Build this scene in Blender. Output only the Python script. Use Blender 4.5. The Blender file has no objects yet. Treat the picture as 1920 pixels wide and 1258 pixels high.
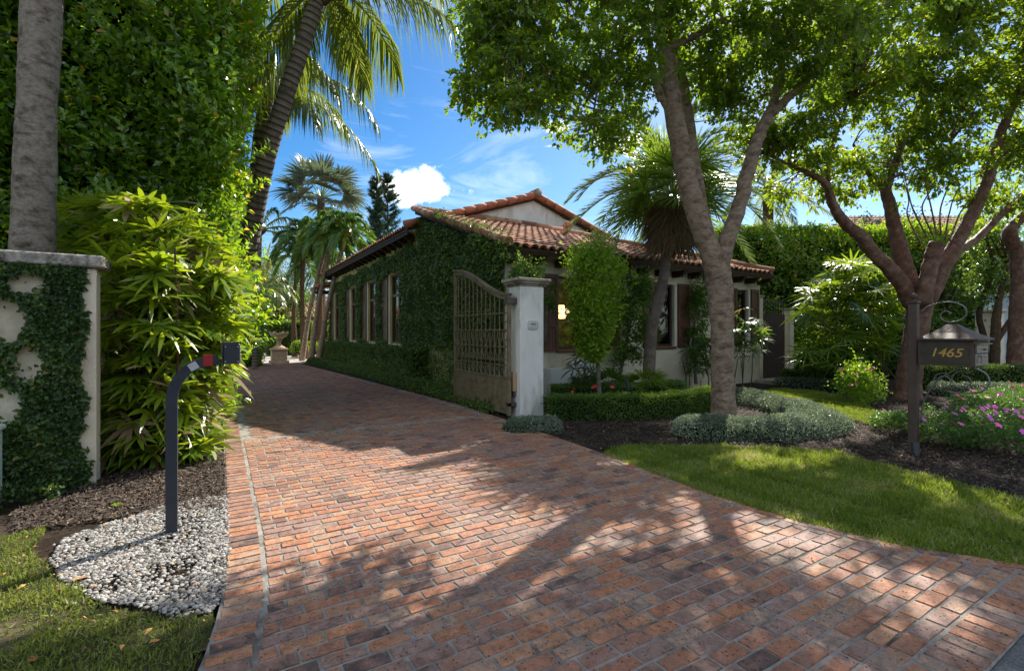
import bpy, math, random
import numpy as np
from mathutils import Vector
random.seed(7); rng = np.random.default_rng(11)
R = math.radians
C = bpy.context.scene.collection
scn = bpy.context.scene
# ------------------------------------------------------------------ camera, sky, sun
YAW = R(31.3); CH = 1.5; FPX = 902.0
cam_d = bpy.data.cameras.new('camera'); cam = bpy.data.objects.new('camera', cam_d); C.objects.link(cam)
cam_d.sensor_width = 36; cam_d.lens = FPX/1920*36; cam_d.shift_y = -7/1920; cam_d.clip_start = .05; cam_d.clip_end = 3000
cam.location = (0, 0, CH); cam.rotation_euler = (R(90), 0, -YAW); scn.camera = cam
SAZ = R(30.0)            # direction to the sun, anticlockwise from +X
SEL = R(41)
sd = bpy.data.lights.new('sun', 'SUN'); sd.energy = 4.7; sd.angle = R(.55); sd.color = (1, .93, .82)
so = bpy.data.objects.new('sun', sd); C.objects.link(so)
sv = Vector((math.cos(SAZ)*math.cos(SEL), math.sin(SAZ)*math.cos(SEL), math.sin(SEL)))
so.rotation_euler = sv.to_track_quat('Z', 'Y').to_euler(); so.location = sv*60
scn.view_settings.view_transform = 'Standard'; scn.view_settings.look = 'None'
scn.view_settings.exposure = 1.12; scn.view_settings.gamma = 1
cy, sy = math.cos(YAW), math.sin(YAW)
def W(px, py, d):        # point seen at px,py of the 1920x1258 photograph, d metres along the view axis
    xc = (px-960)/FPX*d
    return np.array((xc*cy+d*sy, -xc*sy+d*cy, CH-(py-622)/FPX*d))
def G(px, py, z=0.0):
    p = W(px, py, FPX*(CH-z)/(py-622)); return p
w = bpy.data.worlds.new('World'); scn.world = w; w.use_nodes = True
nt = w.node_tree; N = nt.nodes; LK = nt.links; N.clear()
out = N.new('ShaderNodeOutputWorld'); bg = N.new('ShaderNodeBackground'); LK.new(bg.outputs[0], out.inputs[0])
sky = N.new('ShaderNodeTexSky'); sky.sky_type = 'NISHITA'; sky.sun_disc = False
sky.sun_elevation = SEL; sky.sun_rotation = R(90)-SAZ; sky.air_density = 1.0; sky.dust_density = .5; sky.ozone_density = 2.2; sky.altitude = 200
bg.inputs[1].default_value = .15
hs = N.new('ShaderNodeHueSaturation'); hs.inputs['Saturation'].default_value = 1.42; hs.inputs['Value'].default_value = .5
LK.new(sky.outputs[0], hs.inputs['Color'])
tc = N.new('ShaderNodeTexCoord')
def vmath(op, a, b=None):
    n = N.new('ShaderNodeVectorMath'); n.operation = op
    LK.new(a, n.inputs[0])
    if b is not None:
        if hasattr(b, 'is_linked'): LK.new(b, n.inputs[1])
        else: n.inputs[1].default_value = b
    return n
def fmath(op, a, b=None, c=None, clamp=False):
    n = N.new('ShaderNodeMath'); n.operation = op; n.use_clamp = clamp
    for i, v in enumerate((a, b, c)):
        if v is None: continue
        if hasattr(v, 'is_linked'): LK.new(v, n.inputs[i])
        else: n.inputs[i].default_value = v
    return n.outputs[0]
def wnoise(scale, detail=8, rough=.6, dist=0., vec=None):
    n = N.new('ShaderNodeTexNoise'); n.inputs['Scale'].default_value = scale; n.inputs['Detail'].default_value = detail
    n.inputs['Roughness'].default_value = rough; n.inputs['Distortion'].default_value = dist
    LK.new(vec if vec is not None else tc.outputs['Generated'], n.inputs['Vector']); return n.outputs[0]
def cloud(px, py, rx, ry, gain=5., flat=.5, ns=9.):
    d = Vector(W(px, py, 1.)-np.array((0, 0, CH))).normalized()
    r = d.cross(Vector((0, 0, 1))).normalized(); u = r.cross(d)
    a = vmath('DOT_PRODUCT', tc.outputs['Generated'], tuple(r)).outputs['Value']
    b = vmath('DOT_PRODUCT', tc.outputs['Generated'], tuple(u)).outputs['Value']
    f = vmath('DOT_PRODUCT', tc.outputs['Generated'], tuple(d)).outputs['Value']
    k = 1/FPX
    a = fmath('DIVIDE', a, rx*k); b = fmath('DIVIDE', b, ry*k)
    bneg = fmath('MULTIPLY', fmath('MINIMUM', b, 0.), 1+flat)
    b = fmath('ADD', fmath('MAXIMUM', b, 0.), bneg)
    rr = fmath('SQRT', fmath('ADD', fmath('MULTIPLY', a, a), fmath('MULTIPLY', b, b)))
    nz = fmath('SUBTRACT', wnoise(ns, 10, .58), .5)
    m = fmath('SUBTRACT', fmath('ADD', 1.0, fmath('MULTIPLY', nz, 3.4)), rr)
    m = fmath('MULTIPLY', m, gain, clamp=True)
    return fmath('MULTIPLY', m, fmath('GREATER_THAN', f, 0.))
c1 = cloud(799, 352, 78, 40, 3.)
c2 = fmath('MULTIPLY', cloud(1043, 243, 22, 13, 1.6, ns=16), .6)
c3 = fmath('MULTIPLY', cloud(1165, 262, 66, 20, 1.4, ns=14), .8)
c4 = fmath('MULTIPLY', cloud(1030, 275, 22, 6, 1., ns=16), .5)
c5 = fmath('MULTIPLY', cloud(20, 248, 60, 24, 2., ns=14), .9)
mp = N.new('ShaderNodeMapping'); mp.inputs['Scale'].default_value = (1.2, 1.2, 5); LK.new(tc.outputs['Generated'], mp.inputs[0])
ci = fmath('MULTIPLY', fmath('SUBTRACT', wnoise(2.2, 9, .62, .9, mp.outputs[0]), .52), 1.1, clamp=True)
# broken white cloud added out of view behind the camera, as neutral fill
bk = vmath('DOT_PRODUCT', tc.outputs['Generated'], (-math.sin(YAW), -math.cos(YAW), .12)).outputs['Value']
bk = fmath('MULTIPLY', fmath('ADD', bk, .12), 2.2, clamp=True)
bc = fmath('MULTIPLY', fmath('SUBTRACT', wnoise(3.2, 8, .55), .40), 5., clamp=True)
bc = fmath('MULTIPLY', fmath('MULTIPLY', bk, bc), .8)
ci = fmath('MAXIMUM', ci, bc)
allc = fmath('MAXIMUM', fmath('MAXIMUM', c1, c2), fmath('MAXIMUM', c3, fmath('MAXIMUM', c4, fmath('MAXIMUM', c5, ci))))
mx = N.new('ShaderNodeMix'); mx.data_type = 'RGBA'; LK.new(allc, mx.inputs[0])
LK.new(hs.outputs[0], mx.inputs[6])
cn = wnoise(12, 8, .6); cr = N.new('ShaderNodeValToRGB'); LK.new(cn, cr.inputs[0])
cr.color_ramp.elements[0].position = .35; cr.color_ramp.elements[0].color = (5.6, 5.9, 6.3, 1)
cr.color_ramp.elements[1].position = .62; cr.color_ramp.elements[1].color = (7.2, 7.2, 7.2, 1)
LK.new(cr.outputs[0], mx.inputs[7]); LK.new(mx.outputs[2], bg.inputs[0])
scn.cycles.max_bounces = 8; scn.cycles.transparent_max_bounces = 6; scn.cycles.transmission_bounces = 5
scn.cycles.diffuse_bounces = 4; scn.cycles.glossy_bounces = 3
scn.cycles.sample_clamp_indirect = 6
scn.cycles.use_denoising = True

# ------------------------------------------------------------------ materials
MATS = {}
class NT:
    def __init__(s, m): s.m = m; s.n = m.node_tree.nodes; s.l = m.node_tree.links
    def add(s, t, **k):
        n = s.n.new(t)
        for a, b in k.items(): setattr(n, a, b)
        return n
    def noise(s, vec, sc, det=6, ro=.6):
        n = s.add('ShaderNodeTexNoise'); n.inputs['Scale'].default_value = sc; n.inputs['Detail'].default_value = det; n.inputs['Roughness'].default_value = ro
        s.l.new(vec, n.inputs['Vector']); return n.outputs[0]
    def ramp(s, fac, stops):
        r = s.add('ShaderNodeValToRGB'); s.l.new(fac, r.inputs[0]); e = r.color_ramp.elements
        while len(e) < len(stops): e.new(.5)
        for i, (p, c) in enumerate(stops):
            e[i].position = p; e[i].color = (*c, 1) if len(c) == 3 else c
        return r.outputs[0]
    def mix(s, f, a, b, mode='MIX'):
        m = s.add('ShaderNodeMix', data_type='RGBA', blend_type=mode)
        for v, i in ((f, 0), (a, 6), (b, 7)):
            if hasattr(v, 'is_linked'): s.l.new(v, m.inputs[i])
            elif i == 0: m.inputs[0].default_value = v
            else: m.inputs[i].default_value = (*v, 1)
        return m.outputs[2]
def new_mat(name):
    m = bpy.data.materials.new(name); m.use_nodes = True
    MATS[name] = m; return m, NT(m), m.node_tree.nodes['Principled BSDF']
def mat(name, c1, c2=None, sc=6., rough=.7, bump=.0, bsc=None, spec=.5, stain=None, ssc=1.3, stretch=None, att=None, metal=0.):
    m, t, p = new_mat(name)
    co = t.add('ShaderNodeTexCoord').outputs['Object']
    if stretch:
        mpn = t.add('ShaderNodeMapping'); mpn.inputs['Scale'].default_value = stretch; t.l.new(co, mpn.inputs[0]); co = mpn.outputs[0]
    col = None
    if att:
        a = t.add('ShaderNodeAttribute', attribute_name='var'); col = t.ramp(a.outputs['Fac'], att)
        col = t.mix(.5, col, t.ramp(t.noise(co, sc), [(.3, (.45,)*3), (.7, (.75,)*3)]), 'OVERLAY')
    elif c2: col = t.ramp(t.noise(co, sc), [(.3, c1), (.7, c2)])
    if stain:
        f = t.ramp(t.noise(co, ssc, 8, .65), [(.48, (0, 0, 0)), (.68, (1, 1, 1))])
        col = t.mix(f, col if col is not None else c1, stain)
    if col is not None: t.l.new(col, p.inputs['Base Color'])
    else: p.inputs['Base Color'].default_value = (*c1, 1)
    p.inputs['Roughness'].default_value = rough; p.inputs['Metallic'].default_value = metal
    p.inputs['Specular IOR Level'].default_value = spec
    if bump:
        b = t.add('ShaderNodeBump'); b.inputs['Strength'].default_value = bump; b.inputs['Distance'].default_value = .05 if 'bark' in name else .02
        t.l.new(t.noise(co, bsc or sc*4, 8, .65), b.inputs['Height']); t.l.new(b.outputs[0], p.inputs['Normal'])
    return m
def leafmat(name, dark, mid, lite, trans=(.22, .36, .03), tf=.4, rough=.38, spec=.5, old=None):
    m, t, p = new_mat(name)
    a = t.add('ShaderNodeAttribute', attribute_name='var').outputs['Fac']
    st = [(0., dark), (.5, mid), (.93, lite)]
    if old: st.append((.975, old))
    col = t.ramp(a, st); t.l.new(col, p.inputs['Base Color'])
    p.inputs['Roughness'].default_value = rough; p.inputs['Specular IOR Level'].default_value = spec
    tr = t.add('ShaderNodeBsdfTranslucent')
    tcol = t.ramp(a, [(0., tuple(x*.62 for x in trans)), (.93, trans)]+([(.975, tuple(min(1, x*2.) for x in old))] if old else []))
    t.l.new(tcol, tr.inputs[0])
    ms = t.add('ShaderNodeMixShader'); ms.inputs[0].default_value = tf
    t.l.new(p.outputs[0], ms.inputs[1]); t.l.new(tr.outputs[0], ms.inputs[2])
    t.l.new(ms.outputs[0], m.node_tree.nodes['Material Output'].inputs[0])
    return m
L_clusia = leafmat('clusia_leaf', (.02, .055, .008), (.075, .17, .018), (.18, .32, .025), (.42, .64, .02), .5, .2, .8, old=(.5, .3, .03))
L_tree = leafmat('tree_leaf', (.026, .066, .008), (.065, .135, .014), (.14, .23, .02), (.42, .62, .02), .5, .4, old=(.3, .22, .03))
L_tree2 = leafmat('gumbo_leaf', (.03, .072, .008), (.08, .15, .014), (.16, .24, .02), (.48, .66, .02), .5, .42, old=(.4, .28, .03))
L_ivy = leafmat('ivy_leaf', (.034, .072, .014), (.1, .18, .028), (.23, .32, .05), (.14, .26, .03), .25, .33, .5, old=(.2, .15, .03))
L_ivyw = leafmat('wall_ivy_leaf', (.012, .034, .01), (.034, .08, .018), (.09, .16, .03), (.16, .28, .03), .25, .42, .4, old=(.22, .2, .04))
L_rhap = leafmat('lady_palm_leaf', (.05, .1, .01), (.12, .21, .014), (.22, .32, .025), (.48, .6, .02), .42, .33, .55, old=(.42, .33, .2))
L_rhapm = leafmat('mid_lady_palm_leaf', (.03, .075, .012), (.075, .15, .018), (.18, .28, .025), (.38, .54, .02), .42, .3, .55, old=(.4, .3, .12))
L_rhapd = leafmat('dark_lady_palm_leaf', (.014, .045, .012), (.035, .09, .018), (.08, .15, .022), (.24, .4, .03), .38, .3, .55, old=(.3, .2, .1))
L_coco = leafmat('coconut_leaf', (.05, .085, .014), (.095, .15, .022), (.18, .22, .035), (.34, .42, .04), .42, .32, .6, old=(.35, .27, .09))
L_palm = leafmat('palm_leaf', (.03, .08, .014), (.07, .15, .022), (.14, .24, .035), (.2, .36, .04), .36, .35, .55, old=(.26, .22, .06))
L_palmf = leafmat('fan_palm_leaf', (.05, .11, .014), (.1, .19, .022), (.18, .28, .035), (.34, .5, .04), .42, .35, .55)
L_grey = leafmat('silver_palm_leaf', (.06, .085, .07), (.11, .14, .11), (.2, .23, .18), (.2, .26, .12), .25, .45)
L_date = leafmat('date_palm_leaf', (.035, .07, .035), (.08, .12, .055), (.15, .19, .07), (.22, .32, .08), .35, .4)
L_bush = leafmat('bright_leaf', (.06, .13, .01), (.14, .26, .014), (.24, .38, .02), (.46, .68, .03), .45, .35)
L_hedge = leafmat('hedge_leaf', (.024, .065, .012), (.065, .14, .022), (.14, .25, .032), (.34, .54, .03), .36, .33, .55)
L_var = leafmat('variegated_leaf', (.05, .085, .05), (.13, .18, .11), (.4, .45, .34), (.3, .38, .2), .3, .35)
L_vinca = leafmat('vinca_leaf', (.03, .08, .016), (.065, .14, .025), (.12, .22, .04), (.2, .38, .04), .35, .4)
L_fir = leafmat('conifer_leaf', (.018, .042, .022), (.035, .07, .035), (.06, .1, .05), (.08, .14, .05), .2, .6)
L_grass = leafmat('grass_blade', (.07, .12, .014), (.14, .21, .022), (.24, .31, .045), (.45, .56, .05), .4, .5, .3, old=(.34, .29, .15))
L_thatch = leafmat('dead_frond', (.09, .06, .03), (.16, .11, .06), (.26, .19, .11), (.2, .14, .06), .2, .7, .2)
M_trunk = mat('smooth_grey_bark', (.27, .18, .125), (.52, .4, .3), 11, .8, 1., 42, .25, (.15, .095, .062), 6, (1, 1, 1.8))
M_gumbo = mat('red_peeling_bark', (.095, .042, .026), (.19, .095, .06), 9, .6, 1., 24, .35, (.27, .17, .12), 6)
M_royal = mat('mottled_palm_bark', (.27, .22, .175), (.5, .42, .34), 22, .9, 1., 45, .15, (.1, .08, .062), 7, (1, 1, 1.6))
M_coco = mat('ringed_palm_bark', (.2, .17, .14), None, 9, .85, .8, 40, .2, (.1, .08, .065), 4, None, [(0, (.035, .028, .022)), (.4, (.15, .12, .1)), (1, (.3, .26, .22))])
M_fiber = mat('fibrous_bark', (.07, .045, .028), (.17, .115, .075), 14, .95, .9, 70, .1)
M_green = mat('green_crownshaft', (.16, .24, .05), (.26, .33, .09), 4, .4, .1, 20)
M_stem = mat('stem', (.05, .042, .024), (.1, .08, .045), 10, .8)
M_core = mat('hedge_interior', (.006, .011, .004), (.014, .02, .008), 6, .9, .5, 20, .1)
M_flower = mat('pink_petal', (.82, .08, .4), (.88, .16, .52), 30, .6)
M_flower2 = mat('purple_petal', (.55, .06, .5), (.62, .12, .55), 30, .6)
M_red = mat('red_petal', (.6, .03, .03), (.7, .07, .05), 30, .6)
M_deepred = mat('crimson_petal', (.45, .02, .12), (.52, .04, .16), 30, .6)
M_stucco = mat('cream_stucco', (.64, .56, .43), (.76, .69, .56), 3, .9, .4, 60, .2, (.36, .29, .19), 1.5, (1, 1, .55))
M_yellow = mat('yellow_stucco', (.56, .5, .22), (.64, .57, .28), 3, .9, .25, 60, .2, (.42, .36, .17), 1.2)
M_white = mat('white_stucco', (.72, .71, .68), (.84, .83, .8), 3, .88, .3, 70, .2, (.46, .42, .35), 2.4, (1, 1, .35))
M_capst = mat('weathered_capstone', (.3, .26, .2), (.46, .41, .33), 8, .9, .6, 40, .2, (.13, .11, .09), 5)
M_cope = mat('lichen_coping', (.2, .18, .15), (.5, .47, .42), 22, .95, .9, 45, .2, (.07, .06, .05), 9)
M_wood = mat('dark_eave_wood', (.035, .018, .01), (.065, .035, .02), 10, .65, .3, 40, .3, None, 1, (1, 1, 4))
M_shut = mat('brown_shutter', (.1, .038, .022), (.15, .06, .036), 5, .5, .1, 30)
M_wframe = mat('window_frame_brown', (.1, .055, .03), (.14, .08, .045), 5, .45)
M_wframed = mat('window_frame_dark', (.035, .014, .01), (.055, .024, .016), 5, .45)
M_trim = mat('white_trim', (.7, .68, .6), (.78, .76, .7), 4, .6)
M_rust = mat('aged_bronze_iron', (.145, .11, .066), (.24, .185, .11), 9, .55, .4, 50, .4, (.11, .078, .048), 5, None)
M_iron = mat('dark_iron', (.05, .04, .036), (.1, .08, .07), 9, .4, .3, 50, .6, None)
M_gate = mat('gate_wood', (.03, .011, .008), (.055, .02, .014), 7, .5, .3, 30, .4, None, 1, (6, 6, 1))
M_steel = mat('worn_steel', (.13, .12, .11), (.24, .22, .21), 8, .42, .1, 40, .5, metal=.5)
M_postb = mat('blue_black_paint', (.022, .028, .042), (.035, .042, .06), 6, .42, .1, 30)
M_redtape = mat('red_tape', (.3, .015, .02), (.36, .025, .03), 6, .4)
M_greytape = mat('grey_sticker', (.4, .42, .44), (.5, .52, .53), 6, .5)
M_pebble = mat('white_pebble', None or (.5, .5, .48), rough=.85, sc=30, bump=.3, bsc=90, att=[(0, (.06, .05, .04)), (.25, (.14, .127, .112)), (.55, (.25, .235, .21)), (1, (.4, .38, .35))])
M_chip = mat('mulch_chip', (.05, .03, .02), rough=.9, sc=30, att=[(0, (.02, .013, .01)), (.5, (.05, .033, .024)), (.85, (.12, .085, .06)), (1, (.2, .15, .1))])
M_leafdry = mat('dry_leaf', (.3, .14, .04), rough=.6, sc=20, att=[(0, (.2, .09, .03)), (.5, (.4, .2, .05)), (1, (.5, .32, .09))])
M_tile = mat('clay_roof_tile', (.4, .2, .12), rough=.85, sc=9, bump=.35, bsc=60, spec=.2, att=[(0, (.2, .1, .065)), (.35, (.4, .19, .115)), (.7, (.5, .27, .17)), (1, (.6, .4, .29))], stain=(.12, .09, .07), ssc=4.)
M_tileedge = mat('red_rake_tile', (.4, .14, .08), (.5, .2, .12), 6, .8, .3, 50, .2, (.2, .08, .05), 3)
M_soil = mat('mulch_soil', (.016, .011, .008), (.05, .035, .025), 26, .95, 1., 60, .1, (.085, .065, .05), 2.2)
M_turf = mat('turf_soil', (.03, .036, .014), (.07, .068, .03), 18, .95, .8, 60, .1, (.14, .11, .07), 4)
M_ground = mat('ground_earth', (.03, .035, .014), (.06, .06, .03), 2, .95, .5, 20, .1)
M_asph = mat('asphalt', (.1, .1, .1), (.26, .255, .25), 90, .9, .9, 140, .2)
M_pave = mat('pale_paving', (.42, .38, .32), (.55, .5, .43), 3, .85, .2, 20)
M_stone = mat('carved_stone', (.42, .3, .19), (.56, .43, .3), 8, .9, .5, 30, .2)
M_utilg = mat('pale_green_paint', (.45, .55, .47), (.52, .61, .53), 4, .5)
M_utilw = mat('utility_grey_white', (.55, .56, .55), (.62, .63, .62), 5, .5)
M_bluewall = mat('pale_blue_stucco', (.5, .58, .66), (.58, .65, .72), 2, .9)
M_copper = mat('brown_copper', (.065, .042, .032), (.11, .075, .058), 8, .6, .25, 30, .35, (.06, .042, .036), 4)
M_copperd = mat('dark_panel', (.035, .03, .018), (.06, .05, .03), 12, .5, .15, 60, .4)
M_gold = mat('gold_number', (.5, .26, .05), (.6, .34, .08), 20, .4)
M_dark = mat('dark_slate', (.03, .03, .032), (.05, .05, .055), 8, .6)
M_blackm = mat('dark_interior', (.02, .016, .012), (.03, .024, .02), 3, .9)
M_room = mat('warm_room_wall', (.16, .12, .07), (.2, .15, .09), 3, .9)
M_curt = mat('teal_curtain', (.03, .075, .08), (.05, .11, .11), 6, .8, stretch=(12, 12, .3))
m, t, p = new_mat('lamp_glow'); p.inputs['Emission Color'].default_value = (1, .55, .18, 1); p.inputs['Emission Strength'].default_value = 5; p.inputs['Base Color'].default_value = (.8, .6, .3, 1); M_glow = m
def glassmat(name, tint, refl=.5):
    m, t, p = new_mat(name)
    g = t.add('ShaderNodeBsdfGlossy'); g.inputs['Roughness'].default_value = .02; g.inputs[0].default_value = (.6, .64, .66, 1)
    tr = t.add('ShaderNodeBsdfTransparent'); tr.inputs[0].default_value = (*tint, 1)
    fr = t.add('ShaderNodeFresnel'); fr.inputs[0].default_value = 1.6
    co = t.add('ShaderNodeTexCoord').outputs['Object']
    b = t.add('ShaderNodeBump'); b.inputs['Strength'].default_value = .06; b.inputs['Distance'].default_value = .02
    t.l.new(t.noise(co, 3., 2), b.inputs['Height']); t.l.new(b.outputs[0], g.inputs['Normal'])
    f = t.add('ShaderNodeMath', operation='MULTIPLY_ADD'); t.l.new(fr.outputs[0], f.inputs[0]); f.inputs[1].default_value = 1.0; f.inputs[2].default_value = refl*.1; f.use_clamp = True
    ms = t.add('ShaderNodeMixShader'); t.l.new(f.outputs[0], ms.inputs[0]); t.l.new(tr.outputs[0], ms.inputs[1]); t.l.new(g.outputs[0], ms.inputs[2])
    t.l.new(ms.outputs[0], m.node_tree.nodes['Material Output'].inputs[0]); return m
M_glass = glassmat('window_glass', (.75, .78, .78), .6)
# brick
m, t, p = new_mat('old_brick'); M_brick = m
co = t.add('ShaderNodeTexCoord').outputs['Object']
a = t.add('ShaderNodeAttribute', attribute_name='var').outputs['Fac']
hv = t.add('ShaderNodeMath', operation='MULTIPLY_ADD'); t.l.new(t.noise(co, 7.5, 5, .65), hv.inputs[0]); hv.inputs[1].default_value = .9; hv.inputs[2].default_value = -.45
ha = t.add('ShaderNodeMath', operation='ADD', use_clamp=True); t.l.new(hv.outputs[0], ha.inputs[0]); t.l.new(a, ha.inputs[1]); a = ha.outputs[0]
col = t.ramp(a, [(0, (.1, .065, .055)), (.03, (.15, .085, .065)), (.12, (.23, .12, .088)), (.26, (.28, .175, .14)), (.38, (.26, .145, .105)), (.5, (.31, .13, .072)), (.66, (.36, .15, .077)), (.8, (.38, .185, .095)), (.9, (.35, .22, .15)), (1., (.24, .165, .125))])
n1 = t.noise(co, 26, 8, .7); col = t.mix(.85, col, t.ramp(n1, [(.3, (.22,)*3), (.5, (.52,)*3), (.72, (.76,)*3)]), 'OVERLAY'); col = t.mix(.6, col, t.ramp(t.noise(co, 95, 4, .7), [(.32, (.25,)*3), (.5, (.5,)*3), (.68, (.72,)*3)]), 'OVERLAY')
n3 = t.noise(co, 3.2, 6, .6); col = t.mix(t.ramp(n3, [(.45, (0,)*3), (.75, (.45,)*3)]), col, (.27, .18, .145)); col = t.mix(t.ramp(t.noise(co, 1.1, 7, .7), [(.5, (0,)*3), (.75, (.5,)*3)]), col, (.1, .065, .052))
vor = t.add('ShaderNodeTexVoronoi'); vor.inputs['Scale'].default_value = 42; t.l.new(co, vor.inputs['Vector'])
pit = t.ramp(vor.outputs['Distance'], [(.12, (1,)*3), (.27, (0,)*3)])
pn = t.ramp(t.noise(co, 17, 4), [(.42, (0,)*3), (.54, (1,)*3)]); pitm = t.mix(1., pit, pn, 'MULTIPLY')
col = t.mix(pitm, col, (.035, .025, .022)); t.l.new(col, p.inputs['Base Color'])
p.inputs['Roughness'].default_value = .72; p.inputs['Specular IOR Level'].default_value = .35
b = t.add('ShaderNodeBump'); b.inputs['Strength'].default_value = .7; b.inputs['Distance'].default_value = .006
hh = t.add('ShaderNodeMath', operation='SUBTRACT'); t.l.new(n1, hh.inputs[0]); t.l.new(pitm, hh.inputs[1]); t.l.new(hh.outputs[0], b.inputs['Height']); t.l.new(b.outputs[0], p.inputs['Normal'])
M_mortar = mat('sandy_mortar', (.25, .23, .2), (.4, .37, .33), 14, .95, .8, 90, .15, (.09, .075, .06), 3.)

# ------------------------------------------------------------------ geometry helpers
OFF = {}
class Geo:
    def __init__(s): s.V = []; s.FL = []; s.FS = []; s.VAR = []; s.MI = []; s.n = 0
    def add(s, V, F, var=.5, m=0):
        V = np.asarray(V, float).reshape(-1, 3)
        if isinstance(F, np.ndarray):
            s.FL.append((F+s.n).ravel()); s.FS.append(np.full(len(F), F.shape[1])); k = len(F)
        else:
            s.FL.append(np.array([i+s.n for f in F for i in f])); s.FS.append(np.array([len(f) for f in F])); k = len(F)
        s.V.append(V); s.VAR.append(np.broadcast_to(np.asarray(var, float), (len(V),)).copy()); s.MI.append(np.full(k, m)); s.n += len(V); return s
    def box(s, x0, x1, y0, y1, z0, z1, m=0, var=.5):
        V = [(x0, y0, z0), (x1, y0, z0), (x1, y1, z0), (x0, y1, z0), (x0, y0, z1), (x1, y0, z1), (x1, y1, z1), (x0, y1, z1)]
        return s.add(V, [(0, 3, 2, 1), (4, 5, 6, 7), (0, 1, 5, 4), (1, 2, 6, 5), (2, 3, 7, 6), (3, 0, 4, 7)], var, m)
    def bev(s, x0, x1, y0, y1, z0, z1, b=.01, m=0, var=.5):   # box with chamfered edges
        xs, ys, zs = (x0, x1), (y0, y1), (z0, z1); V = []; idx = {}
        for i in (0, 1):
            for j in (0, 1):
                for k in (0, 1):
                    sx, sy_, sz = (1-2*i)*b, (1-2*j)*b, (1-2*k)*b
                    idx[i, j, k] = len(V)
                    V += [(xs[i], ys[j]+sy_, zs[k]+sz), (xs[i]+sx, ys[j], zs[k]+sz), (xs[i]+sx, ys[j]+sy_, zs[k])]
        I = lambda i, j, k, a: idx[i, j, k]+a
        F = []
        for i in (0, 1): F.append([I(i, 0, 0, 0), I(i, 1, 0, 0), I(i, 1, 1, 0), I(i, 0, 1, 0)][::(-1 if i == 0 else 1)])
        for j in (0, 1): F.append([I(0, j, 0, 1), I(1, j, 0, 1), I(1, j, 1, 1), I(0, j, 1, 1)][::(1 if j == 0 else -1)])
        for k in (0, 1): F.append([I(0, 0, k, 2), I(1, 0, k, 2), I(1, 1, k, 2), I(0, 1, k, 2)][::(-1 if k == 0 else 1)])
        for j in (0, 1):
            for k in (0, 1): F.append([I(0, j, k, 1), I(1, j, k, 1), I(1, j, k, 2), I(0, j, k, 2)])
        for i in (0, 1):
            for k in (0, 1): F.append([I(i, 0, k, 0), I(i, 1, k, 0), I(i, 1, k, 2), I(i, 0, k, 2)])
        for i in (0, 1):
            for j in (0, 1): F.append([I(i, j, 0, 0), I(i, j, 1, 0), I(i, j, 1, 1), I(i, j, 0, 1)])
        for k_ in idx.values(): F.append([k_, k_+1, k_+2])
        return s.add(V, F, var, m)
    def poly(s, pts, z0, z1=None, m=0):
        n = len(pts); V = [(x, y, z0) for x, y in pts]
        if z1 is None: return s.add(V, [tuple(range(n))], .5, m)
        V += [(x, y, z1) for x, y in pts]
        F = [tuple(range(n))[::-1], tuple(range(n, 2*n))]+[(i, (i+1) % n, (i+1) % n+n, i+n) for i in range(n)]
        return s.add(V, F, .5, m)
    def tube(s, pts, rad, n=8, m=0, var=.5, rough=0., cap=True):
        P = np.asarray(pts, float); k = len(P); rad = np.atleast_1d(np.asarray(rad, float)); rad = rad if len(rad) == k else np.interp(np.linspace(0, 1, k), np.linspace(0, 1, len(rad)), rad)
        T = np.gradient(P, axis=0); T /= np.linalg.norm(T, axis=1)[:, None]+1e-9
        a = np.array((1., 0, 0)) if abs(T[0][0]) < .8 else np.array((0, 1., 0))
        u = np.cross(T[0], a); u /= np.linalg.norm(u); V = np.zeros((k, n, 3)); th = np.arange(n)/n*2*np.pi
        ph = rng.random(3)*6
        for i in range(k):
            u = u-T[i]*(u@T[i]); u /= np.linalg.norm(u)+1e-9; v = np.cross(T[i], u)
            r = rad[i]*(1+rough*(np.sin(2*th+ph[0]+i*.11)*.6+np.sin(3*th+ph[1]-i*.07)*.5+np.sin(5*th+ph[2]+i*.3)*.3))
            V[i] = P[i]+r[:, None]*(np.cos(th)[:, None]*u+np.sin(th)[:, None]*v)
        V = V.reshape(-1, 3); j = np.arange(n); jn = (j+1) % n; F = []
        for i in range(k-1): F.append(np.stack([i*n+j, i*n+jn, (i+1)*n+jn, (i+1)*n+j], 1))
        s.add(V, np.concatenate(F), np.repeat(var, n) if np.ndim(var) else var, m)
        if cap: s.FL.append(np.concatenate([(s.n-k*n+j)[::-1], s.n-n+j])); s.FS.append(np.array([n, n])); s.MI.append(np.array([m, m]))
        return s
    def lathe(s, prof, c, n=16, m=0, var=.5):
        c = np.asarray(c, float); th = np.arange(n)/n*2*np.pi
        V = np.array([[c[0]+r*math.cos(a), c[1]+r*math.sin(a), c[2]+z] for r, z in prof for a in th]); k = len(prof); j = np.arange(n); jn = (j+1) % n
        s.add(V, np.concatenate([np.stack([i*n+j, i*n+jn, (i+1)*n+jn, (i+1)*n+j], 1) for i in range(k-1)]), var, m)
        s.FL.append(np.concatenate([(s.n-k*n+j)[::-1], s.n-n+j])); s.FS.append(np.array([n, n])); s.MI.append(np.array([m, m])); return s
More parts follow.
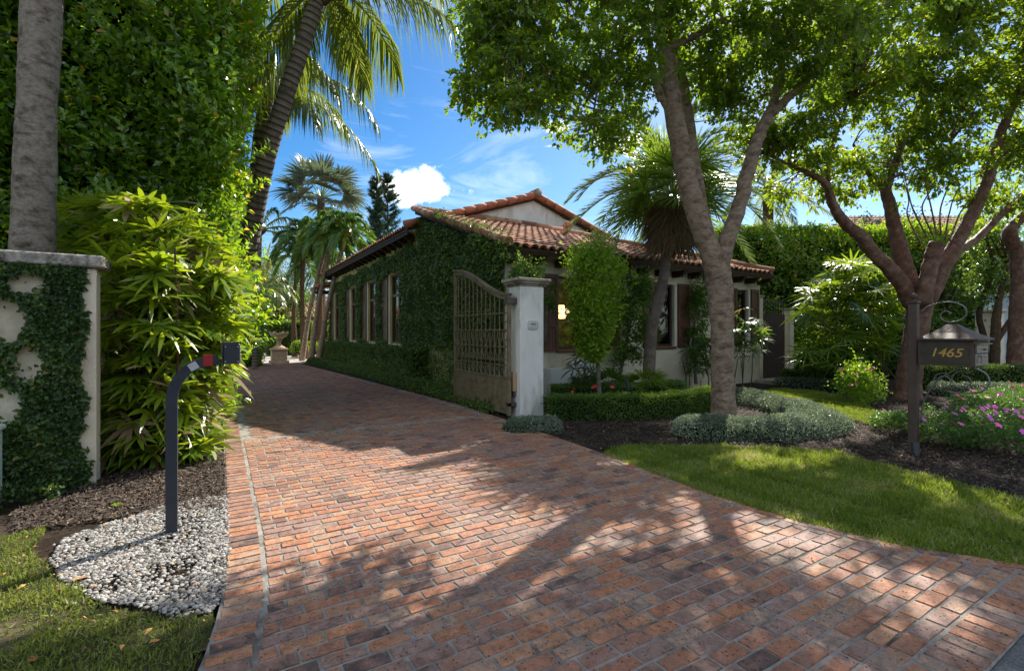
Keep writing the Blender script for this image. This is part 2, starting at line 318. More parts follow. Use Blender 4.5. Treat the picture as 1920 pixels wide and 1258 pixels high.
    def leaves(s, P, A, Nn, L, Wd, var, fold=.25, curl=.15, m=0):
        n = len(P); A = A/(np.linalg.norm(A, axis=1)[:, None]+1e-9); S = np.cross(A, Nn); S /= np.linalg.norm(S, axis=1)[:, None]+1e-9; U = np.cross(S, A)
        L = np.broadcast_to(L, (n,))[:, None]; Wd = np.broadcast_to(Wd, (n,))[:, None]
        V = np.stack([P, P+A*L*.5+S*Wd*.5+U*Wd*fold, P+A*L-U*L*curl, P+A*L*.5-S*Wd*.5+U*Wd*fold, P+A*L*.5], 1).reshape(-1, 3)
        i = np.arange(n)*5; F = np.concatenate([np.stack([i, i+1, i+2, i+4], 1), np.stack([i, i+4, i+2, i+3], 1)])
        return s.add(V, F, np.repeat(var, 5), m)
    def strips(s, P, D, S, L, Wd, droop, var, k=3, prof=(.5, 1., .75, .06), m=0, fold=0.):
        n = len(P); L = np.broadcast_to(L, (n,)); Wd = np.broadcast_to(Wd, (n,)); droop = np.broadcast_to(droop, (n,))
        D = D/(np.linalg.norm(D, axis=1)[:, None]+1e-9); S = S-D*(S*D).sum(1)[:, None]; S /= np.linalg.norm(S, axis=1)[:, None]+1e-9
        V = np.zeros((n, k+1, 2, 3))
        for q in range(k+1):
            u = q/k; c = P+D*(L*u)[:, None]*(1-.25*u*u*np.minimum(droop, 1)[:, None]); c = c+np.array((0, 0, -1.))*(droop*L*u*u)[:, None]
            h = S*(Wd*prof[q]*.5)[:, None]; V[:, q, 0] = c-h; V[:, q, 1] = c+h
        b = np.arange(n)*2*(k+1)
        F = np.concatenate([np.stack([b+2*q, b+2*q+1, b+2*q+3, b+2*q+2], 1) for q in range(k)])
        return s.add(V.reshape(-1, 3), F, np.repeat(var, 2*(k+1)), m)
    def build(s, name, mats, parent=None, loc=None, smooth=False):
        if not isinstance(mats, (list, tuple)): mats = [mats]
        V = np.concatenate(s.V); off = np.zeros(3)
        if parent is not None: off = OFF.get(parent.name, np.zeros(3))
        elif loc is not None: off = np.asarray(loc, float)
        V = V-off; me = bpy.data.meshes.new(name); FL = np.concatenate(s.FL).astype(np.int32); FS = np.concatenate(s.FS).astype(np.int32)
        me.vertices.add(len(V)); me.vertices.foreach_set('co', V.ravel().astype(np.float32))
        me.loops.add(len(FL)); me.loops.foreach_set('vertex_index', FL)
        me.polygons.add(len(FS)); st = np.concatenate([[0], np.cumsum(FS)[:-1]]).astype(np.int32)
        me.polygons.foreach_set('loop_start', st); me.polygons.foreach_set('loop_total', FS)
        me.polygons.foreach_set('material_index', np.concatenate(s.MI).astype(np.int32))
        me.polygons.foreach_set('use_smooth', np.full(len(FS), bool(smooth)))
        at = me.attributes.new('var', 'FLOAT', 'POINT'); at.data.foreach_set('value', np.concatenate(s.VAR).astype(np.float32))
        for mm in mats: me.materials.append(mm)
        me.update(calc_edges=True); me.validate()
        o = bpy.data.objects.new(name, me); C.objects.link(o)
        if parent is not None: o.parent = parent; OFF[o.name] = off
        elif loc is not None: o.location = tuple(off); OFF[o.name] = off
        return o
def tag(o, label=None, cat=None, group=None, kind=None):
    for k, v in (('label', label), ('category', cat), ('group', group), ('kind', kind)):
        if v: o[k] = v
    return o
def thing(name, label, cat, loc, group=None):
    o = bpy.data.objects.new(name, None); C.objects.link(o); o.location = tuple(float(x) for x in loc); o.empty_display_size = .2
    OFF[o.name] = np.asarray(loc, float); return tag(o, label, cat, group)
def copy_part(src, parent, delta, name=None):      # a copied part, moved by delta inside its thing
    c = src.copy(); C.objects.link(c); c.parent = parent; c.location = Vector(src.location)+Vector(delta)
    OFF[c.name] = OFF.get(src.name, np.zeros(3))-np.asarray(delta, float); return c
def unit(v): return v/(np.linalg.norm(v, axis=-1, keepdims=True)+1e-9)
def rnd(n, s=1.): return rng.normal(size=(n, 3))*s
def smooth_path(pts, k=6):
    P = np.asarray(pts, float); Q = np.vstack([2*P[0]-P[1], P, 2*P[-1]-P[-2]]); out = []
    for i in range(len(P)-1):
        a, b, c, d = Q[i:i+4]
        for j in range(k):
            u = j/k; out.append(.5*((2*b)+(-a+c)*u+(2*a-5*b+4*c-d)*u*u+(-a+3*b-3*c+d)*u**3))
    out.append(P[-1]); return np.array(out)
def interp_r(r, n): return np.interp(np.linspace(0, 1, n), np.linspace(0, 1, len(r)), r)
def wave(P, f, seed=0.):
    return (np.sin(P[:, 0]*f+seed)+np.sin(P[:, 1]*f*1.13+seed*2+1)+np.sin(P[:, 2]*f*.91+seed*3+2)+np.sin((P[:, 0]+P[:, 2])*f*1.7+seed)+np.sin((P[:, 1]-P[:, 2])*f*1.9+2*seed))/5

# ------------------------------------------------------------------ ground, road, drive
g = Geo(); g.poly([(-400, -400), (400, -400), (400, 600), (-400, 600)], -.05); tag(g.build('ground', M_ground), kind='structure')
g = Geo(); g.poly([(-60, -8), (60, -8), (60, .8), (-60, .8)], -.004); tag(g.build('road', M_asph), kind='structure')
def gridsheet(name, poly, z, m, amp=.02, step=.12):
    x0, y0 = np.min(poly, 0); x1, y1 = np.max(poly, 0)
    nx, ny = int((x1-x0)/step)+2, int((y1-y0)/step)+2
    X, Y = np.meshgrid(np.linspace(x0, x1, nx), np.linspace(y0, y1, ny)); P = np.stack([X.ravel(), Y.ravel(), np.zeros(X.size)], 1)
    P[:, 2] = z+amp*(wave(P, 3.1, 1.)+.4*wave(P, 9., 2.))
    i = np.arange(nx-1)[None, :]+nx*np.arange(ny-1)[:, None]; F = np.stack([i, i+1, i+nx+1, i+nx], -1).reshape(-1, 4)
    ctr = P[F].mean(1); F = F[inpoly(ctr[:, :2], poly)]
    g = Geo(); g.add(P, F); return tag(g.build(name, m, smooth=True), kind='structure')
def inpoly(P, poly):
    poly = np.asarray(poly, float); x, y = P[:, 0], P[:, 1]; c = np.zeros(len(P), bool); j = len(poly)-1
    for i in range(len(poly)):
        xi, yi = poly[i]; xj, yj = poly[j]
        c ^= ((yi > y) != (yj > y)) & (x < (xj-xi)*(y-yi)/(yj-yi+1e-12)+xi); j = i
    return c
def sample_poly(poly, n):
    poly = np.asarray(poly, float); lo, hi = poly.min(0), poly.max(0); out = np.zeros((0, 2))
    while len(out) < n:
        q = lo+(hi-lo)*rng.random((n*2, 2)); out = np.vstack([out, q[inpoly(q, poly)]])
    return out[:n]
def GP(pts, z=0.): return [tuple(G(x, y, z)[:2]) for x, y in pts]
RX = [(.72, 4.62), (.93, 4.41), (1.5, 4.05), (2.05, 3.92), (2.8, 3.86), (4.5, 4.02), (7, 4.15), (9.2, 4.19), (25, 3.2)]
def xr(y): return np.interp(y, [a for a, b in RX], [b for a, b in RX])
LX = [(.72, -1.0), (1.4, -.55), (2., -.22), (2.5, -.07), (3.1, .02), (4, .05), (25, .1)]
def xl(y): return np.interp(y, [a for a, b in LX], [b for a, b in LX])
ys = np.linspace(.72, 25, 90)
g = Geo(); nY = len(ys)
V = [(xl(y)-.01, y, .0062) for y in ys]+[(xr(y)+.01, y, .0062) for y in ys]
g.add(V, np.array([[i, i+nY, i+nY+1, i+1] for i in range(nY-1)]), .5, 0)
def bricks(g, cx, cyy, ang, l, wd):      # chamfered clay bricks, one random tone each
    n = len(cx); l = np.broadcast_to(l, (n,)); wd = np.broadcast_to(wd, (n,)); ang = np.broadcast_to(ang, (n,))+rng.normal(size=n)*.006
    V = np.zeros((n, 8, 3)); ca, sa = np.cos(ang), np.sin(ang)
    h = .0118+rng.normal(size=n)*.0012; tx, ty = rng.normal(size=n)*.008, rng.normal(size=n)*.01
    e = .004+.003*rng.random(n)
    k = 0
    for lv in (0, 1):
        for a, b_ in ((-1, -1), (1, -1), (1, 1), (-1, 1)):
            jx, jy = rng.normal(size=n)*.0022, rng.normal(size=n)*.0022
            u = a*(l/2-e*lv)+jx; v = b_*(wd/2-e*lv)+jy
            V[:, k, 0] = cx+u*ca-v*sa; V[:, k, 1] = cyy+u*sa+v*ca
            V[:, k, 2] = np.where(lv, h+u*tx+v*ty, -.003); k += 1
    i = np.arange(n)*8; F = [np.stack([i+4, i+5, i+6, i+7], 1)]
    for q in range(4): F.append(np.stack([i+q, i+(q+1) % 4, i+4+(q+1) % 4, i+4+q], 1))
    g.add(V.reshape(-1, 3), np.concatenate(F), np.repeat(rng.random(n), 8), 1)
MW, ML = .101, .208
# street soldier course, running bond forecourt
cx = np.arange(-.9, 4.7, MW); bricks(g, cx, np.full(len(cx), .72+ML/2), math.pi/2, ML-.012, MW-.012)
bx, by, bl = [], [], []
y = .72+ML+MW/2; row = 0
while y < 7.3:
    a0, a1 = xl(y)+ML+.012, xr(y)-MW-.004; x = a0-rng.random()*.02-(ML/2 if row % 2 else 0)
    while x < a1:
        s0, s1 = max(x, a0), min(x+ML, a1)
        if s1-s0 > .05: bx.append((s0+s1)/2); by.append(y); bl.append(s1-s0-.0105)
        x += ML*rng.uniform(.985, 1.015)
    y += MW; row += 1
bricks(g, np.array(bx), np.array(by), 0., np.array(bl), MW-.0105)
# left header border and right rowlock border
y = .95; bx, by, ba, bw = [], [], [], []
while y < 25:
    bx.append(xl(y)+ML/2-.004); by.append(y); y += MW
bricks(g, np.array(bx), np.array(by), 0., ML-.01, MW-.013)
y = .95; bx, by, ba = [], [], []
while y < 25:
    sl = (xr(y+.05)-xr(y-.05))/.1; bx.append(xr(y)-MW/2); by.append(y); ba.append(math.atan2(1, sl)); y += ML/math.hypot(1, sl)
bricks(g, np.array(bx), np.array(by), np.array(ba), ML-.012, MW-.012)
# header row across, then herringbone
cx = np.arange(xl(7.4)+ML+.06, xr(7.4)-MW-.05, MW); bricks(g, cx, np.full(len(cx), 7.3+ML/2), math.pi/2, ML-.012, MW-.012)
bx, by, ba = [], [], []; q = math.sqrt(.5)
for i in range(-190, 190):
    for j in range(-190, 190):
        c_ = (i-j) % 4
        if c_ == 0: u, v, a = (i+1)*MW, (j+.5)*MW, 0
        elif c_ == 3: u, v, a = (i+.5)*MW, (j+1)*MW, math.pi/2
        else: continue
        x, y = 2+(u-v)*q, 16+(u+v)*q
        if 7.62 < y < 24.9 and xl(y)+ML+.07 < x < xr(y)-MW-.07: bx.append(x); by.append(y); ba.append(a+math.pi/4)
bricks(g, np.array(bx), np.array(by), np.array(ba), ML-.012, MW-.012)
tag(g.build('driveway', [M_mortar, M_brick]), kind='structure')
g = Geo(); g.poly([(-3, 25.0), (14, 25.0), (14, 45), (-3, 45)], -.004); tag(g.build('courtyard_paving', M_pave), kind='structure')
# planting beds (dark mulch), lawns
bedR = [(3.95, 4.6), (4.2, 7.0), (4.2, 9.2), (3.3, 24.9), (4.9, 24.9), (4.9, 8.4), (16, 8.4), (26, 14), (30, 6), (22, .8), (8.0, .8)]+GP([(1920, 955), (1720, 900), (1560, 850), (1350, 832), (1180, 828), (1120, 846)])
gridsheet('mulch_bed', bedR, -.015, M_soil, .012, .1)
lawn = [(xr(y)+.01, y) for y in (4.4, 3.9, 3.4, 2.8, 2.4, 2.05, 1.8, 1.5, 1.2, .93, .8)]+[(9, .8)]+GP([(1920, 938), (1720, 888), (1560, 846), (1350, 836), (1180, 836), (1135, 848)])
gridsheet('front_lawn', lawn, -.002, M_turf, .008, .08)
lawnB = GP([(1415, 738), (1450, 730), (1530, 733), (1600, 752), (1660, 778), (1700, 800), (1640, 800), (1560, 778), (1500, 760), (1450, 748)])
gridsheet('lawn_path', lawnB, .018, M_turf, .006, .08)
leftg = [(-1.3, .75), (-1.05, .75), (-.6, 1.4), (-.26, 2.), (-.09, 2.5), (.0, 3.1), (.03, 4), (.08, 5.4), (.09, 25), (-7, 25), (-7, .75)]
gridsheet('left_bed', leftg, -.02, M_soil, .01, .12)
turfL = [(-7, .78), (-1.1, .78), (-.62, 1.4), (-.28, 2.), (-.11, 2.5), (-.03, 2.9)]+GP([(400, 1150), (300, 1160), (200, 1135), (110, 1080), (60, 1030), (95, 985)])+[(-1.4, 5.0), (-3, 5.3), (-7, 5.4)]
gridsheet('verge_turf', turfL, -.002, M_turf, .012, .08)

L_dry = leafmat('dry_grass_blade', (.08, .115, .02), (.17, .21, .04), (.3, .33, .08), (.46, .54, .08), .35, .6, .2, old=(.34, .28, .17))
def grass(poly, n, h=.035, z=-.004, gm=None, name='grass', label='', seed=0., lab=None):
    q = sample_poly(poly, n); P = np.column_stack([q, np.full(n, .0)])
    f = wave(P, 5., seed)+.5*wave(P, 13., seed); keep = rng.random(n) < np.clip(.86+.8*f, .4, 1); P = P[keep]; n = len(P); f = f[keep]
    P[:, 2] = z; D = rnd(n, .55); D[:, 2] = np.abs(rng.normal(size=n))*.6+.5
    S = rnd(n); S[:, 2] *= .2; h = h*np.clip(1+.8*wave(P, 11., seed+4), .5, 1.9)
    g = Geo(); g.strips(P, unit(D), S, h*(.5+rng.random(n)*.9), .0052+.004*rng.random(n), .5*rng.random(n), np.clip(.42+.45*f+rng.normal(size=n)*.3, 0, 1), 2, (.9, .8, .1))
    return tag(g.build(name, gm or L_grass), lab, 'grass', kind='stuff')
grass([(x_-.035 if i_ < 11 else x_, y_) for i_, (x_, y_) in enumerate(lawn)], 105000, .052, lab='short dappled turf along the right edge of the brick drive')
grass(lawnB, 90000, .05, .016, lab='sunlit strip of lawn winding behind the ground cover', seed=3)
vis = [(-3.2, 2.2), (-.9, 1.9), (-.28, 2.), (-.11, 2.5), (-.03, 2.9)]+GP([(400, 1150), (300, 1160), (200, 1135), (110, 1080), (60, 1030), (95, 985)])+[(-1.4, 4.9), (-3.2, 5.2)]
grass(vis, 66000, .045, gm=L_dry, lab='thin patchy turf beside the white pebbles', seed=5)
# pebbles
pebpoly = GP([(425, 930), (432, 1000), (430, 1060), (420, 1110), (402, 1148), (330, 1158), (250, 1135), (190, 1130), (120, 1095), (92, 1050), (120, 1010), (190, 985), (260, 965), (300, 950), (360, 935)])
def pebbles(poly, n, rr, name, m, lab, cat):
    q = sample_poly(poly, n); wq = wave(np.column_stack([q*1.6, np.zeros(n)]), 4.2, 7.)+.6*wave(np.column_stack([q, np.zeros(n)]), 19., 3.); q = q[rng.random(n) < np.clip(.98+.75*wq, .15, 1)]; q = np.vstack([q, q[:110]*1.0+rng.normal(size=(110, 2))*.16]); n = len(q); phi = (1+5**.5)/2
    ico = unit(np.array([(-1, phi, 0), (1, phi, 0), (-1, -phi, 0), (1, -phi, 0), (0, -1, phi), (0, 1, phi), (0, -1, -phi), (0, 1, -phi), (phi, 0, -1), (phi, 0, 1), (-phi, 0, -1), (-phi, 0, 1)], float))
    Fi = [(0, 11, 5), (0, 5, 1), (0, 1, 7), (0, 7, 10), (0, 10, 11), (1, 5, 9), (5, 11, 4), (11, 10, 2), (10, 7, 6), (7, 1, 8), (3, 9, 4), (3, 4, 2), (3, 2, 6), (3, 6, 8), (3, 8, 9), (4, 9, 5), (2, 4, 11), (6, 2, 10), (8, 6, 7), (9, 8, 1)]
    vv = list(map(tuple, ico)); cache = {}; F2 = []
    def mid(a, b):
        k = (min(a, b), max(a, b))
        if k not in cache: cache[k] = len(vv); vv.append(tuple(unit(np.array(vv[a])+np.array(vv[b]))))
        return cache[k]
    for a, b, c in Fi:
        d, e, f = mid(a, b), mid(b, c), mid(c, a); F2 += [(a, d, f), (b, e, d), (c, f, e), (d, e, f)]
    base = np.array(vv); F2 = np.array(F2); k = len(base)
    r = rr*(.45+.8*rng.random(n)**1.5); sc = np.stack([r*(.8+.5*rng.random(n)), r*(.8+.4*rng.random(n)), r*(.55+.3*rng.random(n))], 1)
    a = rng.random(n)*6.28; ca, sa = np.cos(a), np.sin(a)
    B = base[None]*(1+.13*rng.normal(size=(n, k, 1))); B = B*sc[:, None]
    V = np.stack([B[..., 0]*ca[:, None]-B[..., 1]*sa[:, None], B[..., 0]*sa[:, None]+B[..., 1]*ca[:, None], B[..., 2]], -1)
    V += np.stack([q[:, 0], q[:, 1], .004+r*.3], 1)[:, None]
    g = Geo(); F = (F2[None]+(np.arange(n)*k)[:, None, None]).reshape(-1, 3); g.add(V.reshape(-1, 3), F, np.repeat(rng.random(n), k))
    return tag(g.build(name, m, smooth=True), lab, cat, kind='stuff')
pebbles(pebpoly, 12500, .0105, 'pebbles', M_pebble, 'loose white pebbles spread round the foot of the curved post', 'pebbles')
def chips(poly, n, lab, sz=.03):
    q = sample_poly(poly, n); A = rng.random(n)*6.28; P = np.column_stack([q, .004+.016*rng.random(n)])
    D = np.stack([np.cos(A), np.sin(A), rng.normal(size=n)*.25], 1); S = np.stack([-np.sin(A), np.cos(A), rng.normal(size=n)*.3], 1)
    g = Geo(); g.strips(P, D, S, sz*(.4+rng.random(n)), sz*.25*(.5+rng.random(n)), .0, rng.random(n), 1, (1, .7)); 
    P2 = P.copy(); P2[:, 2] -= .006; g.strips(P2, D, S, sz*(.4+rng.random(n)), sz*.25, .0, rng.random(n)*.6, 1, (1, .7))
    return tag(g.build('mulch', M_chip), lab, 'mulch', kind='stuff')
chips(GP([(1020, 822), (1050, 790), (1300, 780), (1600, 770), (1920, 800), (1920, 950), (1700, 895), (1500, 850), (1200, 845)]), 26000, 'shredded dark bark mulch in the front garden bed')
chips(GP([(300, 960), (425, 955), (425, 850), (330, 850), (190, 900), (20, 960), (20, 1000)]), 9000, 'shredded dark bark mulch below the left palm clump', .035)
chips(GP([(1380, 790), (1440, 800), (1440, 745), (1380, 745)]), 2500, 'pale dry bark chips round the foot of the forked tree')
chips(GP([(1530, 770), (1600, 735), (1700, 740), (1860, 780), (1840, 830), (1700, 830)]), 6000, 'sun-flecked bark mulch round the red-barked tree')
q = np.vstack([sample_poly(GP([(1020, 822), (1050, 790), (1300, 780), (1600, 770), (1920, 800), (1920, 950), (1700, 895), (1200, 845)]), 210), sample_poly(lawn, 90), sample_poly(GP([(0, 1000), (420, 860), (430, 1258), (0, 1258)]), 130), sample_poly(GP([(440, 860), (1100, 830), (1700, 1100), (900, 1258), (500, 1258)]), 60)])
n = len(q); g = Geo(); P = np.column_stack([q, .012+.02*rng.random(n)]); g.leaves(P, unit(rnd(n)*np.array((1, 1, .15))), unit(rnd(n, .3)+np.array((0, 0, 1.))), .016+.03*rng.random(n)**2, .01+.015*rng.random(n), rng.random(n), .3, .2)
tag(g.build('leaf_litter', M_leafdry), 'small dry leaves and petals littering the beds and lawn', 'leaf litter', kind='stuff')
# fallen leaves, one by one
k = 0
for px, py, s, where in [(60, 1243, .045, 'curled amber leaf on the turf at the bottom edge of the photo'), (152, 1090, .07, 'large curled brown leaf lying on the white pebbles'), (68, 1080, .03, 'small reddish leaf in the turf left of the pebbles'), (365, 1095, .028, 'orange leaf on the pebbles right of the post shadow'), (290, 1208, .035, 'brown leaf in the turf below the pebbles'), (1338, 921, .04, 'tan leaf on the right brick edging of the drive'), (1290, 868, .03, 'yellow leaf in the lawn near the drive edge'), (1430, 869, .03, 'orange leaf in the lawn below the round ground cover'), (1530, 867, .03, 'yellow leaf in the sunny lawn patch'), (1585, 858, .03, 'orange leaf at the back edge of the lawn'), (1693, 856, .04, 'tan leaf on the mulch under the mailbox flowers'), (932, 1058, .02, 'small brown leaf on the sunny bricks'), (985, 917, .014, 'tiny yellow leaf on the shaded bricks')]:
    p = G(px, py); a = random.random()*6.28; g = Geo()
    cs, sn = math.cos(a), math.sin(a); V = []
    for u in np.linspace(0, 1, 6):
        wv = s*.42*math.sin(math.pi*min(1, u*.92+.06))
        for v in (-1, -.5, 0, .5, 1): V.append((p[0]+cs*s*1.3*(u-.5)-sn*wv*v, p[1]+sn*s*1.3*(u-.5)+cs*wv*v, .014+s*.16*abs(v)**1.6+s*.1*math.sin(u*5+a)))
    g.add(V, np.array([[i*5+j, i*5+j+1, i*5+j+6, i*5+j+5] for i in range(5) for j in range(4)]), random.random())
    o = g.build('fallen_leaf', M_leafdry, loc=p, smooth=True); tag(o, where, 'fallen leaf', 'fallen leaves on the ground')

# ------------------------------------------------------------------ the house
HX, HY, HX1, HY1 = 5.0, 8.5, 13.9, 26.5
SL = .338
def wall_holes(g, axis, at, th, u0, u1, z0, z1, holes, m=0, top=None):
    us = sorted({u0, u1, *[h[0] for h in holes], *[h[1] for h in holes]}); zs = sorted({z0, z1, *[h[2] for h in holes], *[h[3] for h in holes]})
    for a, b in zip(us, us[1:]):
        for c, d in zip(zs, zs[1:]):
            if any(h[0] <= a and b <= h[1] and h[2] <= c and d <= h[3] for h in holes): continue
            if axis == 'y': g.box(a, b, at, at+th, c, d, m)
            else: g.box(at, at+th, a, b, c, d, m)
house = thing('house', 'cream stucco house with clay barrel tile roofs, ivy-covered drive side and brown shutters', 'house', (HX, HY, 0))
fw = [(6.35, 7.75, 1.1, 2.72), (9.45, 10.1, 1.12, 2.72), (12.75, 13.3, 1.18, 2.72)]
sw = [(14.85, 16.3, 1.1, 3.42), (17.7, 19.15, 1.1, 3.42), (20.7, 22.1, 1.1, 3.42), (24.2, 25.6, 1.1, 3.42)]
g = Geo(); wall_holes(g, 'y', HY, .25, HX, HX1, 0, 3.15, fw); g.box(HX1-.25, HX1, HY+.25, 13.4, 0, 3.15); g.build('wall', M_stucco, house)
g = Geo(); wall_holes(g, 'x', HX, .25, HY+.25, HY1, 0, 3.5, sw, 0)
zt = lambda y: 3.15+SL*(y-8.35)
g.add([(HX, HY+.25, 3.5), (HX, 13.4, 3.5), (HX, 13.4, zt(13.4)-.05), (HX, 9.4, 3.5), (HX+.25, HY+.25, 3.5), (HX+.25, 13.4, 3.5), (HX+.25, 13.4, zt(13.4)-.05), (HX+.25, 9.4, 3.5)], [(0, 1, 2, 3)[::-1], (4, 5, 6, 7), (2, 3, 7, 6), (1, 2, 6, 5)])
g.box(HX, HX+.25, 13.4, HY1, 3.5, 4.55); g.box(HX, 13, HY1-.25, HY1-.002, 0, 4.5)
g.add([(HX, HY, 3.15), (HX, 9.4, 3.15), (HX, 9.4, 3.5), (HX+.25, HY, 3.15), (HX+.25, 9.4, 3.15), (HX+.25, 9.4, 3.5), ], [(0, 2, 1), (3, 4, 5), (0, 3, 5, 2)])
g.build('wall', M_yellow, house)
GP_, GR = 13.4, 9.0      # main gable plane and ridge
g = Geo(); g.add([(4.6, GP_, 4.4), (13.4, GP_, 4.4), (13.4, GP_, 4.52), (GR, GP_, 5.93), (4.6, GP_, 4.52), (4.6, GP_+.2, 4.4), (13.4, GP_+.2, 4.4), (13.4, GP_+.2, 4.52), (GR, GP_+.2, 5.93), (4.6, GP_+.2, 4.52)], [(0, 1, 2, 3, 4), (9, 8, 7, 6, 5), (3, 8, 9, 4), (2, 7, 8, 3), (0, 5, 6, 1)]); g.build('gable_wall', M_white, house)
# roofs: deck slab + barrel tiles
def slab(g, a, b, c, d, th=.06, m=0):
    P = np.array([a, b, c, d], float); Q = P-np.array((0, 0, th)); g.add(np.vstack([P, Q]), [(0, 1, 2, 3), (7, 6, 5, 4), (0, 4, 5, 1), (1, 5, 6, 2), (2, 6, 7, 3), (3, 7, 4, 0)], .3, m)
def barrel_tiles(g, org, along, up, nrm, ncol, sp, ln, tl=.36, clip=None, rr=.085, m=1):
    org, along, up, nrm = map(lambda v: np.asarray(v, float), (org, along, up, nrm)); th = np.linspace(0, math.pi, 7)
    for i in range(ncol):
        nrow = int(ln/tl)+1
        for j in range(nrow):
            u0 = j*tl; u1 = min(u0+tl+.05, ln+.02)
            c0 = org+along*(i+.5)*sp+up*(u0+(u1-u0)*.5)
            if clip and not clip(c0): continue
            jx = rng.normal()*.006; vr = min(1, max(0, rng.normal()*.25+.5))
            for off, sg, r0, r1, lift in ((0, 1, rr*1.08, rr*.9, .028), (.5, -1, rr*.92, rr*1.0, .062)):
                V = []
                for uu, r, lf in ((u0, r0, lift+.022), (u1, r1, lift)):
                    b = org+along*((i+.5+off)*sp+jx)+up*uu+nrm*lf
                    for a in th: V.append(b+along*(r*math.cos(a))*1+nrm*(sg*r*.72*math.sin(a)))
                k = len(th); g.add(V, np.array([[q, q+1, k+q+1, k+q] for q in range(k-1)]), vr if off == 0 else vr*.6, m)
                if off == 0:       # open front end lip with its thickness
                    V = []
                    b = org+along*((i+.5)*sp+jx)+up*u0+nrm*(lift+.022)
                    for r in (r0, r0-.014):
                        for a in th: V.append(b+along*(r*math.cos(a))+nrm*(r*.72*math.sin(a)))
                    g.add(V, np.array([[q, q+1, k+q+1, k+q] for q in range(k-1)]), vr*.7, m)
X0, X1 = 4.85, 13.85
nn = unit(np.array((0, -SL, 1.))); up = unit(np.array((0, 1., SL)))
roof = Geo(); slab(roof, (X0, 8.05, 3.17), (X1, 8.05, 3.17), (8.5, 13.4, 3.17+SL*5.35), (X0, 13.4, 3.17+SL*5.35), .07)
L_ = math.hypot(5.35, 5.35*SL)
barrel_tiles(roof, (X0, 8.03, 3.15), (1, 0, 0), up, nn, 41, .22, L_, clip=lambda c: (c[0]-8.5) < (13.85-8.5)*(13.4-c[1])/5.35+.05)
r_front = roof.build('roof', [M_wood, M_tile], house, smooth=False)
g = Geo()
for i in range(15):     # rake and hip caps
    y0 = 8.05+i*.36; z0 = 3.26+SL*(y0-8.05); g.tube([(X0-.02, y0, z0), (X0-.02, y0+.39, z0+SL*.39+.0)], [.1, .083], 10, var=rng.random())
for i in range(15):
    t0, t1 = i/15, (i+1.12)/15
    a = np.array((X1, 8.05, 3.28)); b = np.array((8.5, 13.4, 3.28+SL*5.35)); g.tube([a+(b-a)*t0, a+(b-a)*t1], [.1, .082], 10, var=rng.random())
for i in range(10):
    x0 = X0+i*.38; g.tube([(x0, 13.4, 3.27+SL*5.35), (x0+.42, 13.4, 3.27+SL*5.35)], [.1, .085], 10, var=rng.random())
g.build('ridge_cap', M_tile, r_front)
g = Geo(); rx, ry = 8.95, 11.6; rz = 3.2+SL*(ry-8.05); g.lathe([(.075, 0), (.075, .3), (.07, .3)], (rx, ry, rz), 14); g.tube([(rx-.02, ry+.0, rz+.36), (rx+.14, ry-.16, rz+.33)], [.085, .08], 12); g.lathe([(.1, .28), (.1, .32), (.05, .4)], (rx, ry, rz), 14); g.build('roof_vent', M_tile, r_front)
rx, ry = 9.95, 11.0; rz = 3.2+SL*(ry-8.05); g = Geo(); g.lathe([(.06, 0), (.06, .2), (.045, .2)], (rx, ry, rz), 12); g.build('vent_pipe', M_capst, r_front)
# main roof
roof = Geo(); MS = (5.98-4.5)/(GR-4.6)
slab(roof, (4.6, GP_-.1, 4.47), (GR, GP_-.1, 4.47+MS*4.4), (GR, HY1+.3, 4.47+MS*4.4), (4.6, HY1+.3, 4.47), .07)
slab(roof, (GR, GP_-.1, 4.47+MS*4.4), (13.4, GP_-.1, 4.47), (13.4, HY1+.3, 4.47), (GR, HY1+.3, 4.47+MS*4.4), .07)
nn = unit(np.array((-MS, 0, 1.))); up = unit(np.array((1., 0, MS)))
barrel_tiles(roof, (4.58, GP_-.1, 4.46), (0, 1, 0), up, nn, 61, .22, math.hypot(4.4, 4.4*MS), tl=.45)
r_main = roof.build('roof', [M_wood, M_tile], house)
g = Geo()
for sgn in (1, -1):
    xe = 4.5 if sgn > 0 else 13.5
    n_ = 12
    for i in range(n_):
        a = np.array((xe, GP_-.12, 4.55)); b = np.array((GR, GP_-.12, 6.05)); g.tube([a+(b-a)*i/n_, a+(b-a)*(i+1.1)/n_], [.12, .1], 12, var=rng.random())
g.build('rake_tile', M_tileedge, r_main, smooth=True)
g = Geo(); g.tube([(GR, GP_-.3, 6.1), (GR, GP_+.05, 6.12), (GR, GP_+.5, 6.1)], [.13, .12, .11], 12, var=.3)
for i in range(33): g.tube([(GR, GP_+.3+i*.4, 6.09), (GR, GP_+.74+i*.4, 6.08)], [.115, .1], 10, var=rng.random())
g.build('ridge_cap', M_capst, r_main, smooth=True)
g = Geo(); g.box(4.62, 4.66, GP_, HY1+.3, 4.3, 4.41); g.build('fascia', M_wood, house)
g = Geo(); g.box(X0, X1, 8.07, 8.11, 3.05, 3.12); g.box(X0, X1, 8.07, 8.32, 3.121, 3.14); g.build('fascia', M_wood, house)
